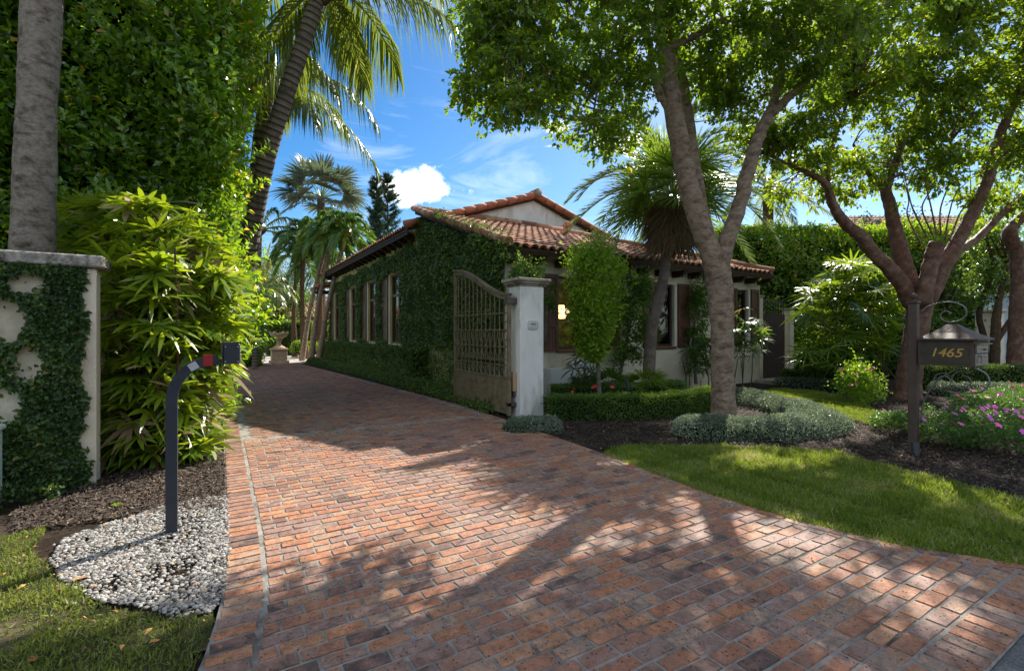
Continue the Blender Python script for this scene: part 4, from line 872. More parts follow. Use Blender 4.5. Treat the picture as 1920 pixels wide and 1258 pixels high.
np_ = W(1855, 600, 16.5); g = Geo(); g.bev(np_[0]-.3, np_[0]+.3, np_[1]-.3, np_[1]+.3, 0, 2.15, .02); q_ = thing('neighbour_pillar', 'cream pillar between the thin dark trunks at the right', 'pillar', (np_[0], np_[1], 0)); g.build('shaft', M_stucco, q_); g = Geo(); g.bev(np_[0]-.36, np_[0]+.36, np_[1]-.36, np_[1]+.36, 2.151, 2.25, .02); g.build('cap', M_capst, q_)
rh = W(1620, 400, 34); o = thing('tiled_roof_house', 'white house whose clay tile roof shows above the tall right hedge', 'house', (rh[0], rh[1], 0))
g = Geo(); obox(g, rh, -YAW, -1.8, 9, 0, 6, 0, 8.6); g.build('wall', M_white, o)
g = Geo(); c_, s_ = math.cos(-YAW), math.sin(-YAW)
def orient(x, y, z): return (rh[0]+x*c_-y*s_, rh[1]+x*s_+y*c_, z)
slab(g, orient(-3.0, -1, 8.5), orient(10, -1, 8.5), orient(7, 3, 10.3), orient(1, 3, 10.3), .12)
al = np.array((c_, s_, 0)); upv = unit(np.array((-s_*1., c_*1., .45))); nv = np.cross(al, upv)
barrel_tiles(g, orient(-3.0, -1, 8.5), al, upv, nv, 40, .32, 4.2, tl=.7, rr=.13, clip=lambda c: True if (np.dot(c[:2]-rh[:2], (c_, s_)) > -3.0+(c[2]-8.5)*2.2) else False); g.build('roof', [M_wood, M_tile], o)

# ================================================================== PLANTS
def clipv(v): return np.clip(v, 0, 1)
def shell(lo, hi, dens, faces='xXyYZ', amp=.12, f=2.2, depth=.12, seed=0.):
    lo, hi = np.asarray(lo, float), np.asarray(hi, float); s = hi-lo; P, Nn = [], []
    for c_ in faces:
        ax = 'xyz'.index(c_.lower()); sg = 1 if c_.isupper() else -1
        o_ = [i for i in range(3) if i != ax]; n = int(s[o_[0]]*s[o_[1]]*dens)
        q = np.zeros((n, 3)); q[:, o_] = lo[o_]+s[o_]*rng.random((n, 2)); q[:, ax] = hi[ax] if sg > 0 else lo[ax]
        nm = np.zeros((n, 3)); nm[:, ax] = sg; P.append(q); Nn.append(nm)
    P = np.concatenate(P); Nn = np.concatenate(Nn); wv = wave(P, f, seed)+.5*wave(P, f*3, seed+1)
    P = P+Nn*(amp*wv-depth*rng.random(len(P))**1.5)[:, None]+rnd(len(P), .02)
    return P, Nn, wv
def hedge(name, lab, cat, lo, hi, dens, ls, mt, amp=.06, depth=.08, faces='xXyYZ', seed=0., group=None, core=True, lw=.55, up=.35, objloc=None, f=2.2, yaw=None, sprout=0):
    lo, hi = np.asarray(lo, float), np.asarray(hi, float); P, Nn, wv = shell(lo, hi, dens, faces, amp, f, depth, seed)
    n = len(P); A = unit(Nn*.5+rnd(n, .6)+np.array((0, 0, up))); g = Geo()
    NN = unit(Nn+rnd(n, .45)+np.array((0, 0, .3))); g.leaves(P, A, NN, ls*(.65+.6*rng.random(n)), ls*lw*(.7+.5*rng.random(n)), clipv(.45+.3*wv+rng.normal(size=n)*.22), .2, .15)
    if sprout:
        k = sprout; q = P[rng.integers(0, n, k)]; qn = Nn[rng.integers(0, n, k)]
        for t_ in range(7): g.leaves(q+(unit(qn+rnd(k, .5)+np.array((0, 0, .8))))*(.05+.05*t_)*.8, unit(rnd(k)+np.array((0, 0, .7))), rnd(k), ls, ls*lw, clipv(.8+rng.normal(size=k)*.15))
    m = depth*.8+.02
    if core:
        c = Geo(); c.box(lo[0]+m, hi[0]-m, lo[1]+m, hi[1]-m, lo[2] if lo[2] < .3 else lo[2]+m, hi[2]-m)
    ctr = (lo+hi)/2; base = (ctr[0], ctr[1], lo[2])
    if yaw is not None:
        th, piv = yaw; ca, sa = math.cos(th), math.sin(th)
        for G_ in ([g]+([c] if core else [])):
            for V in G_.V:
                x = V[:, 0].copy()-piv[0]; y = V[:, 1].copy()-piv[1]; V[:, 0] = piv[0]+x*ca-y*sa; V[:, 1] = piv[1]+x*sa+y*ca
        x, y = ctr[0]-piv[0], ctr[1]-piv[1]; base = (piv[0]+x*ca-y*sa, piv[1]+x*sa+y*ca, lo[2])
    o = thing(name, lab, cat, base, group); g.build('foliage', mt, o)
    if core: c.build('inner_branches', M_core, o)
    return o
def pathhedge(name, lab, cat, path, wd, h, dens, ls, mt, round_=False, group=None, amp=.03, extra=None, z0=0., lw=.5):
    S = smooth_path(path, 10) if len(path) > 2 else np.array(path, float); S = S[:, :2] if S.shape[1] > 2 else S
    seg = np.linalg.norm(np.diff(S, axis=0), axis=1); cum = np.concatenate([[0], np.cumsum(seg)]); Lt = cum[-1]
    per = wd+2*h; n = int(Lt*per*dens+wd*h*2*dens); u = rng.random(n)*Lt; x = np.interp(u, cum, S[:, 0]); y = np.interp(u, cum, S[:, 1])
    T = np.gradient(S, axis=0); T /= np.linalg.norm(T, axis=1)[:, None]; tx = np.interp(u, cum, T[:, 0]); ty = np.interp(u, cum, T[:, 1])
    v = rng.random(n)*per
    if round_:
        a = v/per*math.pi; off = np.cos(a)*wd/2; z = np.sin(a)*h; no, nz = np.cos(a)*h, np.sin(a)*wd/2; l_ = np.hypot(no, nz); no /= l_; nz /= l_
        endf = 1-np.clip((np.maximum(0, wd*.4-np.minimum(u, Lt-u))/(wd*.4)), 0, 1)**2; endf = np.sqrt(np.maximum(endf, .02)); off *= endf; z *= endf**.6
    else:
        off = np.where(v < h, -wd/2, np.where(v > h+wd, wd/2, v-h-wd/2)); z = np.where(v < h, v, np.where(v > h+wd, per-v, h)); no = np.where(v < h, -1., np.where(v > h+wd, 1., 0)); nz = np.where((v < h) | (v > h+wd), 0., 1.)
    nx, ny = -ty, tx; N3 = np.stack([nx*no, ny*no, nz], 1)
    if not round_:      # end faces
        k = int(wd*h*2*dens); e = rng.random(k) < .5; idx = np.arange(k); u_ = np.where(e, 0, Lt)
        x[idx] = np.interp(u_, cum, S[:, 0]); y[idx] = np.interp(u_, cum, S[:, 1]); off[idx] = (rng.random(k)-.5)*wd; z[idx] = rng.random(k)*h
        sg = np.where(e, -1., 1.); N3[idx] = np.stack([tx[idx]*sg, ty[idx]*sg, np.zeros(k)], 1)
    P = np.stack([x+nx*off, y+ny*off, z0+z], 1); wv = wave(P, 4.5, 1.)+.4*wave(P, 13, 2.); P += N3*(amp*wv-.05*rng.random(n)**1.5)[:, None]+rnd(n, .012)
    A = unit(N3*.5+rnd(n, .6)+np.array((0, 0, .3))); g = Geo(); g.leaves(P, A, unit(N3+rnd(n, .45)), ls*(.6+.7*rng.random(n)), ls*lw*(.7+.5*rng.random(n)), clipv(.45+.25*wv+rng.normal(size=n)*.25))
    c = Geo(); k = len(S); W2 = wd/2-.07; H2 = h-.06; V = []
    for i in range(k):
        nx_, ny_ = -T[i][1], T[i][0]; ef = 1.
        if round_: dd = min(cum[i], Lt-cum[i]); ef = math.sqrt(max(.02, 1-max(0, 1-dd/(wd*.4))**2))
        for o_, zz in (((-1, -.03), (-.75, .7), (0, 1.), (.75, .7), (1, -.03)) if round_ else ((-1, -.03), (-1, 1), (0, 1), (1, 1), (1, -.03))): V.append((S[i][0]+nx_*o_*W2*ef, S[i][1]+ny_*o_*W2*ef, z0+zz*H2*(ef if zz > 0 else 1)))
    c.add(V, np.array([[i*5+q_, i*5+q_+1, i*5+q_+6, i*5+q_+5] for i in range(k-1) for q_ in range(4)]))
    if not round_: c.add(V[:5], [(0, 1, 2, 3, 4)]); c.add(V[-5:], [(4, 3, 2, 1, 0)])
    md = S[len(S)//2]; o = thing(name, lab, cat, (md[0], md[1], z0), group); g.build('foliage', mt, o); c.build('inner_branches', M_core, o)
    return o, S
# ---- palm fronds
def frond(g, base, az, el, L, droop, nl, ll, lw, hang, seed=0, ang=50, k=3, stalk=.14, twist=.0, m=0, ms=1, var0=.5, vsp=.18, rr=.018, vee=.25):
    d = np.array((math.cos(az)*math.cos(el), math.sin(az)*math.cos(el), math.sin(el))); s = np.linspace(0, 1, 14)
    P = base+d*(L*s)[:, None]*(1-.2*droop*s[:, None]**2)+np.array((0, 0, -1.))*(droop*L*s**2.1)[:, None]
    T = unit(np.gradient(P, axis=0)); g.tube(P, np.interp(s, [0, 1], [rr*1.6, rr*.25]), 5, m=ms, var=.6, cap=False)
    side0 = unit(np.cross(d, (0, 0, 1.))); side0 = side0 if np.linalg.norm(side0) > .1 else np.array((1., 0, 0))
    t = np.linspace(stalk, .99, nl)
    t = t+rng.normal(size=nl)*.003
    for sg in (-1, 1):
        B = np.stack([np.interp(t, s, P[:, i]) for i in range(3)], 1); TT = unit(np.stack([np.interp(t, s, T[:, i]) for i in range(3)], 1))
        UP = unit(np.cross(np.tile(side0, (nl, 1)), TT)); a = np.radians(ang-(ang-18)*t**2+rng.normal(size=nl)*5)
        tw = twist
        SD = side0*math.cos(tw)*sg+UP*math.sin(tw)*sg
        D = SD*np.sin(a)[:, None]+TT*np.cos(a)[:, None]+UP*(vee+rng.normal(size=nl)*.1)[:, None]
        prof_ = np.interp(t, [stalk, .3, .6, .85, 1], [.55, 1, 1, .65, .35])
        g.strips(B, D, TT+UP*.25+rnd(nl, .15), ll*prof_*(.9+.2*rng.random(nl)), lw*(.8+.4*rng.random(nl)), hang*(.7+.6*rng.random(nl)), clipv(var0+rng.normal(size=nl)*vsp), k, tuple(np.interp(np.linspace(0, 1, k+1), [0, .3, .8, 1], [.6, 1, .55, .05])), m)
    return P
def fan(g, hub, d, up, L, nseg, wd, spread=150, droop=.25, k=4, var0=.5, petiole=None, m=0, ms=1, vsp=.12, split=.25, cup=.15):
    d = unit(np.asarray(d, float)); up = np.asarray(up, float); s_ = unit(np.cross(d, up)); u_ = np.cross(s_, d)
    a = np.radians(np.linspace(-spread, spread, nseg)+rng.normal(size=nseg)*2.5)
    D = d*np.cos(a)[:, None]+s_*np.sin(a)[:, None]+u_*cup; LL = L*(.78+.22*np.cos(a/1.3))*(.92+.16*rng.random(nseg))
    S = np.cross(D, u_)+u_*(rng.normal(size=nseg)*.25)[:, None]
    g.strips(np.tile(hub, (nseg, 1)), D, S, LL, wd*(.85+.3*rng.random(nseg)), droop*(.7+.6*rng.random(nseg)), clipv(var0+rng.normal(size=nseg)*vsp), k, tuple(np.interp(np.linspace(0, 1, k+1), [0, .35, .7, 1], [.3, 1, .75, .06])), m)
    if petiole is not None:
        p0 = np.asarray(petiole, float); mid_ = (p0+hub)/2+np.array((0, 0, .06*np.linalg.norm(hub-p0))); g.tube(smooth_path([p0, mid_, hub], 3), [.012*L/.5, .007*L/.5], 4, m=ms, var=.5, cap=False)

# ---- left lady palm clump
def lady_palm(lab, pts, base_poly, leaf, L, seg, wdt, vbase, sun_az=None, name='lady_palm', group=None, dead=.06, loc=None, stems=True, droop=.32):
    bp = np.array(base_poly); ctr = bp.mean(0); o = thing(name, lab, 'lady palm', (ctr[0], ctr[1], 0), group)
    g = Geo(); st = Geo(); dd = Geo(); nd = 0
    for P in pts:
        out = unit(np.array((P[0]-ctr[0], P[1]-ctr[1], 0))+rnd(1, .35)[0]*np.array((1, 1, 0))); toCam = unit(np.array((-P[0], -P[1], 0)))
        out = unit(out+toCam*.5)
        d = unit(out*.9+np.array((0, 0, .0+rng.normal()*.4))+rnd(1, .25)[0]); upv_ = unit(np.array((0, 0, .9))+out*.6+rnd(1, .3)[0]); sc = L*(.75+.45*rng.random())
        ax = P-d*sc*.9-np.array((0, 0, .12)); tgt = g
        isd = rng.random() < dead
        if isd: d = unit(out*.5+np.array((0, 0, -1.))); tgt = Geo(); nd += 1
        fan(tgt, P, d, upv_, sc, int(rng.integers(seg[0], seg[1]+1)), wdt*(.8+.5*rng.random()), 118+rng.normal()*14, droop*(.5+.9*rng.random()), 4, vbase+rng.normal()*.16, petiole=ax, ms=1 if tgt is g else 0)
        if isd: tgt.build('dead_leaf', L_thatch, o)
    if stems:
        q = sample_poly(base_poly, max(4, int(len(pts)/14))); zmax = max(p[2] for p in pts)
        for x, y in q:
            h = zmax*(.25+.5*rng.random()); st = Geo(); st.tube([(x, y, -.03), (x+rng.normal()*.05, y+rng.normal()*.05, h*.5), (x+rng.normal()*.1, y+rng.normal()*.1, h)], [.016, .014, .01], 6); st.build('stem', M_fiber, o)
    g.build('foliage', [leaf, M_stem], o)
    return o
pts = []
ylist = [345, 400, 450, 520, 600, 700, 800, 860, 925]
Ll = [205, 130, 120, 190, 195, 190, 190, 205, 235]; Rl = [255, 350, 400, 435, 440, 425, 405, 385, 300]
while len(pts) < 700:
    y = rng.uniform(372, 915); l, r = np.interp(y, ylist, Ll), np.interp(y, ylist, Rl); px = rng.uniform(l, r)
    dn = 5.15+.3*((px-300)/150)**2 if px < 300 else 5.15+(px-300)/150*.9
    d = dn+abs(rng.normal())*.55+(.55 if y < 480 else 0)*rng.random()
    if px < 185: d = max(d, 6.0)
    P = W(px, y, d)
    if P[2] < .08: continue
    pts.append(P)
lady_palm('large sunlit yellow-green lady palm clump between the garden wall and the drive', pts, [(-.85, 6.5), (-.4, 6.4), (-.3, 7.8), (-.85, 8.3)], L_rhap, .36, (7, 10), .056, .6, dead=.025, droop=.22)
pts = [W(px, py, 5.0) for px, py in ((222, 905), (236, 925), (250, 918))]
o = thing('lady_palm_seedling', 'single young lady palm shoot with drooping leaves at the wall foot', 'lady palm', (pts[0][0], pts[0][1], 0)); g = Geo()
for i in range(5): fan(g, pts[0]+rnd(1, .05)[0], (math.cos(i*1.3+3), math.sin(i*1.3+3), .1), (0, 0, 1), .2, 6, .03, 80, .4, petiole=(pts[0][0], pts[0][1], 0))
g.build('foliage', [L_rhapd, M_stem], o)
p = W(232, 985, 3.78); p[2] = 0; o = thing('seedling', 'tiny green seedling with a bare stalk standing in the white pebbles', 'seedling', p); g = Geo(); tp = p+(-.045, .03, .13)
g.tube([p, p+(-.01, 0, .06), tp], [.006, .005, .004], 5, m=1)
for i in range(8): fan(g, tp, (math.cos(i*.8), math.sin(i*.8), .5), (0, 0, 1), .055, 2, .018, 12, .2)
g.build('foliage', [L_rhap, M_stem], o)

# ---- ivy on the garden wall
def wall_ivy(lab, uvfun, n, plane, out, ls, mt, thick=.09, name='climbing_ivy', loc=None, hangd=-.45, group=None, stems=None):
    # plane(u,v)->3D on wall ; uvfun(n)->(u,v) accepted
    u, v = uvfun(n); P = plane(u, v); n = len(P); out = np.asarray(out, float)
    kp = rng.random(n) < np.clip(1.1+1.4*wave(P, 4.6, 8.), .3, 1); P = P[kp]; n = len(P); wv = wave(P, 3.3, 1.)+.6*wave(P, 9., 3.); P = P+out*(.012+thick*(.45+.4*wv).clip(.05, 1)*rng.random(n)**.6)[:, None]
    A = unit(out*.25+rnd(n, .7)+np.array((0, 0, hangd))); NN = unit(out+rnd(n, .48)+np.array((0, 0, .35))); g = Geo()
    g.leaves(P, A, NN, ls*(.45+1.0*rng.random(n)), ls*.78*(.7+.4*rng.random(n)), clipv(.42+.22*wv+rng.normal(size=n)*.22), .12, .2)
    o = thing(name, lab, 'ivy', loc, group); g.build('foliage', mt, o)
    if stems:
        s = Geo()
        for pth in stems: s.tube(smooth_path(pth, 6), [.009, .004], 5)
        s.build('stem', M_stem, o)
    return o
def ivyL(n):
    n = int(n*1.3); U = rng.uniform(-60, 172, n*2); Vv = rng.uniform(492, 960, n*2); e = 7*np.sin(U*.13+Vv*.05)+6*np.sin(U*.31-Vv*.09)+3*np.sin(Vv*.4)
    ok = U < 155+e*.9+np.where(Vv > 860, 14, 0)
    def ell(cx, cy_, rx, ry): return ((U-cx+e*.35)/rx)**2+((Vv-cy_+e*.3)/ry)**2 > 1
    ok &= ell(50, 530, 40, 22) & ell(4, 598, 52, 46) & ell(56, 677, 34, 32) & ell(-4, 758, 52, 40) & ell(-60, 680, 40, 60)
    ok |= (rng.random(n*2) < .012)&(U < 150)
    d = 6.22/(cy-((U-960)/FPX)*sy); xw = ((U-960)/FPX*cy+sy)*d; zw = CH-(Vv-622)/FPX*d; ok &= (zw > .0)&(zw < 2.13)
    return xw[ok][:n], zw[ok][:n]
st = []
for i in range(2):
    x = -2.4+rng.random()*1.1; st.append([(x, 6.225, -.02), (x+rng.normal()*.08, 6.222, .5), (x+rng.normal()*.15, 6.222, 1.1), (x+rng.normal()*.25, 6.222, 1.9)])
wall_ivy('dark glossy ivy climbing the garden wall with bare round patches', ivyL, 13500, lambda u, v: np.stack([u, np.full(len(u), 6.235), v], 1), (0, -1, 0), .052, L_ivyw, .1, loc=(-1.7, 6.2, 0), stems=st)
# ground skirt of the ivy
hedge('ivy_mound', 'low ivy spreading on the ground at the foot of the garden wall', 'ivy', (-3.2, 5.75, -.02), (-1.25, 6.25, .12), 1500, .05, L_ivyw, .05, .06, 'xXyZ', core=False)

# ---- ivy on the house drive wall
def ivyH(n):
    k = int(n*2.2); r_ = rng.random(k); U = HY-.02+(HY1-HY)*(r_**1.25); Vv = rng.uniform(-.0, 5.1, k)
    e = .12*np.sin(U*2.3)+.1*np.sin(U*5.1+Vv)+.06*np.sin(U*11+Vv*7)
    top = np.where(U < 13.45, 3.12+SL*(U-8.3), 4.12-.02*(U-13.4)); ok = Vv < top+e*.5+.02
    for a, b, c, d in sw:
        ok &= ~((U > a-.02+e*.8) & (U < b+.14+abs(e)) & (Vv > c-.02) & (Vv < d+.02+.5*abs(e)))
        ok &= ~((U > b+.1) & (U < b+.6+e*.6) & (Vv > c+.1) & (Vv < d-.05))
    thin = (Vv < .75+.35*np.sin(U*1.7)+e*2) & (U < 15) & (U > 9.2); ok &= ~(thin & (rng.random(k) < .82))
    thin2 = (Vv < .5) & (U > 14.9); ok &= ~(thin2 & (rng.random(k) < .3))
    return U[ok][:n], Vv[ok][:n]
st = []
for i in range(40):
    y = 9+rng.random()*7; st.append([(4.985, y, 0), (4.975, y+rng.normal()*.1, .5), (4.98, y+rng.normal()*.3, 1.2)])
wall_ivy('thick small-leaved ivy blanketing the drive side of the house', ivyH, 118000, lambda u, v: np.stack([np.full(len(u), 4.99), u, v], 1), (-1, 0, 0), .072, L_ivy, .3, loc=(4.9, 14, 0), stems=st)
# wrap of ivy round the corner and over the roof edge
P, Nn, wv = shell((4.7, 8.02, 2.85), (5.15, 9.6, 3.2), 800, 'xXyZ', .08, 3, .15); P[:, 2] += SL*np.maximum(0, P[:, 1]-8.05)*.95
q = rng.random(len(P)) < np.clip(1.1-(P[:, 0]-4.6)*1.6, 0, 1); P, Nn, wv = P[q], Nn[q], wv[q]; n = len(P); g = Geo()
g.leaves(P, unit(Nn*.4+rnd(n, .6)), unit(Nn+rnd(n, .4)+np.array((0, 0, .4))), .085*(.6+.7*rng.random(n)), .07*(.7+.4*rng.random(n)), clipv(.5+.25*wv+rng.normal(size=n)*.2))
for i in range(90):
    y = rng.uniform(8.0, 11.8); p0 = np.array((4.82+rng.normal()*.05, y, 3.22+SL*(y-8.05))); k = 6; B = p0+np.cumsum(rnd(k, .03)+np.array((0, 0, .022)), 0); g.leaves(B, rnd(k)+np.array((0, 0, .5)), rnd(k)+np.array((0, 0, 1)), .07, .055, clipv(.72+rng.normal(size=k)*.15))
o = thing('roof_edge_ivy', 'looser bright ivy spilling over the rake tiles at the front corner of the house', 'ivy', (4.9, 8.3, 3.0)); g.build('foliage', L_ivy, o)

# ---- clipped hedges along the drive side of the house
hedge('clipped_hedge', 'dark clipped hedge under the side windows of the house', 'hedge', (4.45, 12.6, 0), (4.96, 26.9, 1.0), 1300, .07, L_ivy, .07, .09, 'xyYZ', seed=2, f=3)
pth = [(4.45, 7.6), (4.5, 9.5), (4.42, 13.), (4.3, 17), (4.05, 21), (3.75, 25)]
pathhedge('edging_hedge', 'low dark ground cover edging the right side of the long drive', 'ground cover', pth, .5, .26, 1500, .055, L_ivy, round_=True)
# ---- hedge rings in front of the facade
h1 = [tuple(G(x, y, .0)[:2]) for x, y in ((1028, 764), (1110, 766), (1200, 762), (1262, 750), (1292, 738))]
pathhedge('clipped_hedge', 'short sunlit clipped hedge behind the longer front one', 'hedge', [W(x, 640, d)[:2] for x, d in ((1035, 9.7), (1120, 9.75), (1210, 9.9), (1275, 10.5))], .36, .42, 3400, .035, L_hedge, lw=.6)
pathhedge('clipped_hedge', 'long low clipped hedge curving from the pillar to the forked tree', 'hedge', [W(x, 640, d)[:2] for x, d in ((1030, 8.35), (1110, 8.3), (1200, 8.4), (1290, 8.85), (1345, 9.6))], .34, .4, 4200, .032, L_hedge, lw=.6)
# variegated ground cover ring round the tree
ring = [W(x, 640, d)[:2] for x, d in ((1262, 7.2), (1330, 7.0), (1430, 6.98), (1500, 7.15), (1538, 7.6), (1508, 8.4), (1450, 9.4), (1400, 10.2), (1370, 10.9))]
pathhedge('ground_cover_ring', 'thick silvery variegated ground cover curling round the forked tree', 'ground cover', ring, .85, .27, 3400, .036, L_var, round_=True, amp=.04)
mc = G(1006, 808); pathhedge('ground_cover_mound', 'small silvery ground cover mound at the foot of the gate pillar', 'ground cover', [(mc[0]-.42, mc[1]+.26), (mc[0], mc[1]+.05), (mc[0]+.36, mc[1]-.16)], .46, .2, 4200, .034, L_var, round_=True)
pathhedge('low_hedge', 'low grey-green hedge strip before the wooden gate, the back one', 'hedge', [W(x, 640, d)[:2] for x, d in ((1462, 14.6), (1540, 13.9), (1640, 13.0))], .5, .38, 1600, .05, L_hedge, round_=True)
pathhedge('low_hedge', 'low silvery hedge strip beside the sunlit lawn near the pink bush', 'hedge', [W(x, 640, d)[:2] for x, d in ((1452, 13.4), (1530, 12.8), (1590, 12.1))], .4, .26, 1900, .045, L_var, round_=True)
pathhedge('low_hedge', 'dark low hedge behind the mailbox running to the right edge', 'hedge', [W(x, 640, d)[:2] for x, d in ((1725, 12.9), (1800, 12.6), (1960, 12.4))], .55, .62, 1400, .055, L_ivy)
pathhedge('low_hedge', 'lower silvery hedge in front of the dark one behind the mailbox', 'hedge', [W(x, 640, d)[:2] for x, d in ((1740, 11.6), (1830, 11.3), (1980, 11.0))], .5, .3, 1900, .045, L_var, round_=True)

# ---- the tall clusia hedge by the drive
cl = thing('tall_hedge', 'towering dark glossy-leaved hedge beside the drive behind the lady palm', 'hedge', (-2, 9, 0))
g = Geo()
lo, hi = (-7.5, 8.3, .3), (.3, 13.2, 8.3)
P, Nn, wv = shell(lo, hi, 1000, 'XyZ', .55, 1.7, .75, 1.)
xr_ = np.interp(P[:, 2], [0, 1.6, 4, 7.5], [-.05, .1, .1, .22]); P[:, 0] += np.where(Nn[:, 0] > .5, xr_-.3, 0)
keep = ~((Nn[:, 1] < -.5) & (P[:, 0] > .2)) & (rng.random(len(P)) < np.clip(1.05+1.5*wave(P, 2.7, 9.), .12, 1)); P, Nn, wv = P[keep], Nn[keep], wv[keep]; n = len(P)
g.leaves(P, unit(Nn*.45+rnd(n, .55)+np.array((0, 0, .45))), unit(Nn*.6+rnd(n, .6)+np.array((0, 0, .5))),   .13*(.45+.85*rng.random(n)), .074*(.75+.4*rng.random(n)), clipv(.48+.2*wv+rng.normal(size=n)*.2), .12, .12)
q = rng.integers(0, n, 2200); B0 = P[q]; N0 = Nn[q]
ax = unit(N0*.8+rnd(2200, .35)+np.array((0, 0, .75)))
for t_ in range(10):
    c_ = B0+ax*(.04+.045*t_)
    sd_ = unit(np.cross(ax, rnd(2200))); g.leaves(c_, unit(sd_*.9+ax*.55), unit(ax+sd_*.2), .115, .068, clipv(.74+rng.normal(size=2200)*.14))
g.build('foliage', L_clusia, cl)
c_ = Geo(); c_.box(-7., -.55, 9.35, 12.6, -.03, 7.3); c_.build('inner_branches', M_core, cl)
s_ = Geo()
for i in range(40):
    x, y = (rng.uniform(-5, .0), 9.2) if i < 25 else (-.25, rng.uniform(9, 12.8)); s_.tube([(x, y, 0), (x+rng.normal()*.2, y-.1, 2.5+rng.random()*2), (x+rng.normal()*.4, y-.3, 5+rng.random()*2.4)], [.03, .022, .01], 6)
s_.build('branch', M_stem, cl)

# ---- royal palm behind the wall
def px_trunk(pts, d, widths, n=14, m=None, kk=6):
    P = smooth_path([W(x, y, dd) for (x, y), dd in zip(pts, d)], kk); r = interp_r([w_/2*dd/FPX/math.hypot(1, (x-960)/FPX) for w_, dd, (x, y) in zip(widths, d, pts)], len(P)); return P, r
b0 = W(61, 640, 5.35)
rp = thing('royal_palm', 'massive mottled grey palm trunk rising behind the left garden wall', 'palm tree', (b0[0], b0[1], 0))
P, r = px_trunk([(58, 870), (60, 600), (62, 440), (66, 300), (70, 180), (77, 40), (80, -120), (84, -420)], [5.35]*8, [112, 100, 88, 84, 78, 86, 80, 62], kk=9)
g = Geo(); g.tube(P, r*(1+.018*rng.normal(size=len(r))), 30, rough=.03); g.build('trunk', M_royal, rp, smooth=True)
tp = P[-1]; g = Geo(); g.tube([tp, tp+(0, 0, .8), tp+(0, 0, 1.6)], [.19, .18, .1], 14); g.build('crownshaft', M_green, rp, smooth=True)
for i in range(13):
    g = Geo(); frond(g, tp+np.array((0, 0, 1.5)), i*2.4, .9-.09*i, 3.3, .35+.04*i, 46, .75, .045, .5, k=2); g.build('frond', [L_coco, M_green], rp)

# ---- leaning coconut palm
def coconut(name, lab, trunk_px, crown, fr, L_leaf=L_coco, trunk_m=M_coco, cat='palm tree', dense=64, ring=.018, ll=.62, lw=.036, hang=1.15, droop=.5, vis_trunk=True, coconuts=0, group=None, rr=.022):
    pts_, dd, wd_ = trunk_px
    P, r = px_trunk(pts_, dd, wd_, kk=36); b = P[0].copy(); o = thing(name, lab, cat, (b[0], b[1], 0), group)
    z = np.arange(len(r)); g = Geo(); g.tube(P, r*(1+ring*np.array([1.6, .6, -.2, -.9])[z % 4]), 18, rough=.012, var=np.array([.0, .75, .65, .5])[z % 4]); g.build('trunk', trunk_m, o, smooth=False)
    c = np.asarray(crown, float)
    for (az, el, L, dr, v0) in fr:
        g = Geo(); frond(g, c+np.array((math.cos(az), math.sin(az), 0))*.1, az, el, L, dr, dense, ll, lw, hang, var0=v0, ang=58, rr=rr, twist=rng.normal()*.2); g.build('frond', [L_leaf, M_green], o)
    g = Geo()
    for i in range(24): a = rng.random()*6.28; g.tube([c+(0, 0, -.35), c+(math.cos(a)*.16, math.sin(a)*.16, -.1-.1*rng.random()), c+(math.cos(a)*.34, math.sin(a)*.34, .15-.3*rng.random())], [.05, .04, .015], 5)
    g.build('crown_fibre', M_fiber, o)
    for i in range(coconuts): a = rng.random()*6.28; g = Geo(); q_ = c+np.array((math.cos(a)*.26, math.sin(a)*.26, -.32-.12*rng.random())); g.lathe([(.02, .12), (.08, .07), (.1, 0), (.08, -.08), (.02, -.12)], q_, 12); g.build('coconut', M_green, o, smooth=True)
    return o
right = np.array((cy, -sy)); fwd = np.array((sy, cy))
def AZ(r_, f_): v = right*r_+fwd*f_; return math.atan2(v[1], v[0])   # bearing given as sideways / away parts
cA = W(608, -30, 8.6)
coconut('leaning_palm', 'tall coconut palm with a ringed trunk leaning right over the drive', ([(428, 660), (455, 520), (478, 400), (500, 300), (529, 200), (563, 100), (595, 0), (606, -32)], [10., 9.6, 9.3, 9.0, 8.8, 8.7, 8.6, 8.6], [46, 42, 36, 33, 32, 31, 29, 26]), cA,
    [(AZ(1, -.1), .02, 2.75, .44, .55), (AZ(1, .5), .75, 3.2, .45, .6), (AZ(.8, -.9), .5, 3.0, .5, .6), (AZ(.5, .9), .35, 2.2, .65, .5), (AZ(-.1, 1), .5, 3., .5, .5), (AZ(-1, .4), .25, 2.8, .5, .45), (AZ(-1, -.4), .5, 3., .5, .5), (AZ(-.3, -1), .8, 3, .5, .5), (AZ(.1, 1), .0, 1.9, .5, .55), (AZ(-.7, .8), -.1, 2.4, .5, .55), (AZ(1, 1), .9, 3, .4, .5), (AZ(-.6, .2), -.35, 2.0, .5, .5)], dense=70, ll=.66, hang=1.25)
cB = W(500, 165, 11.5)
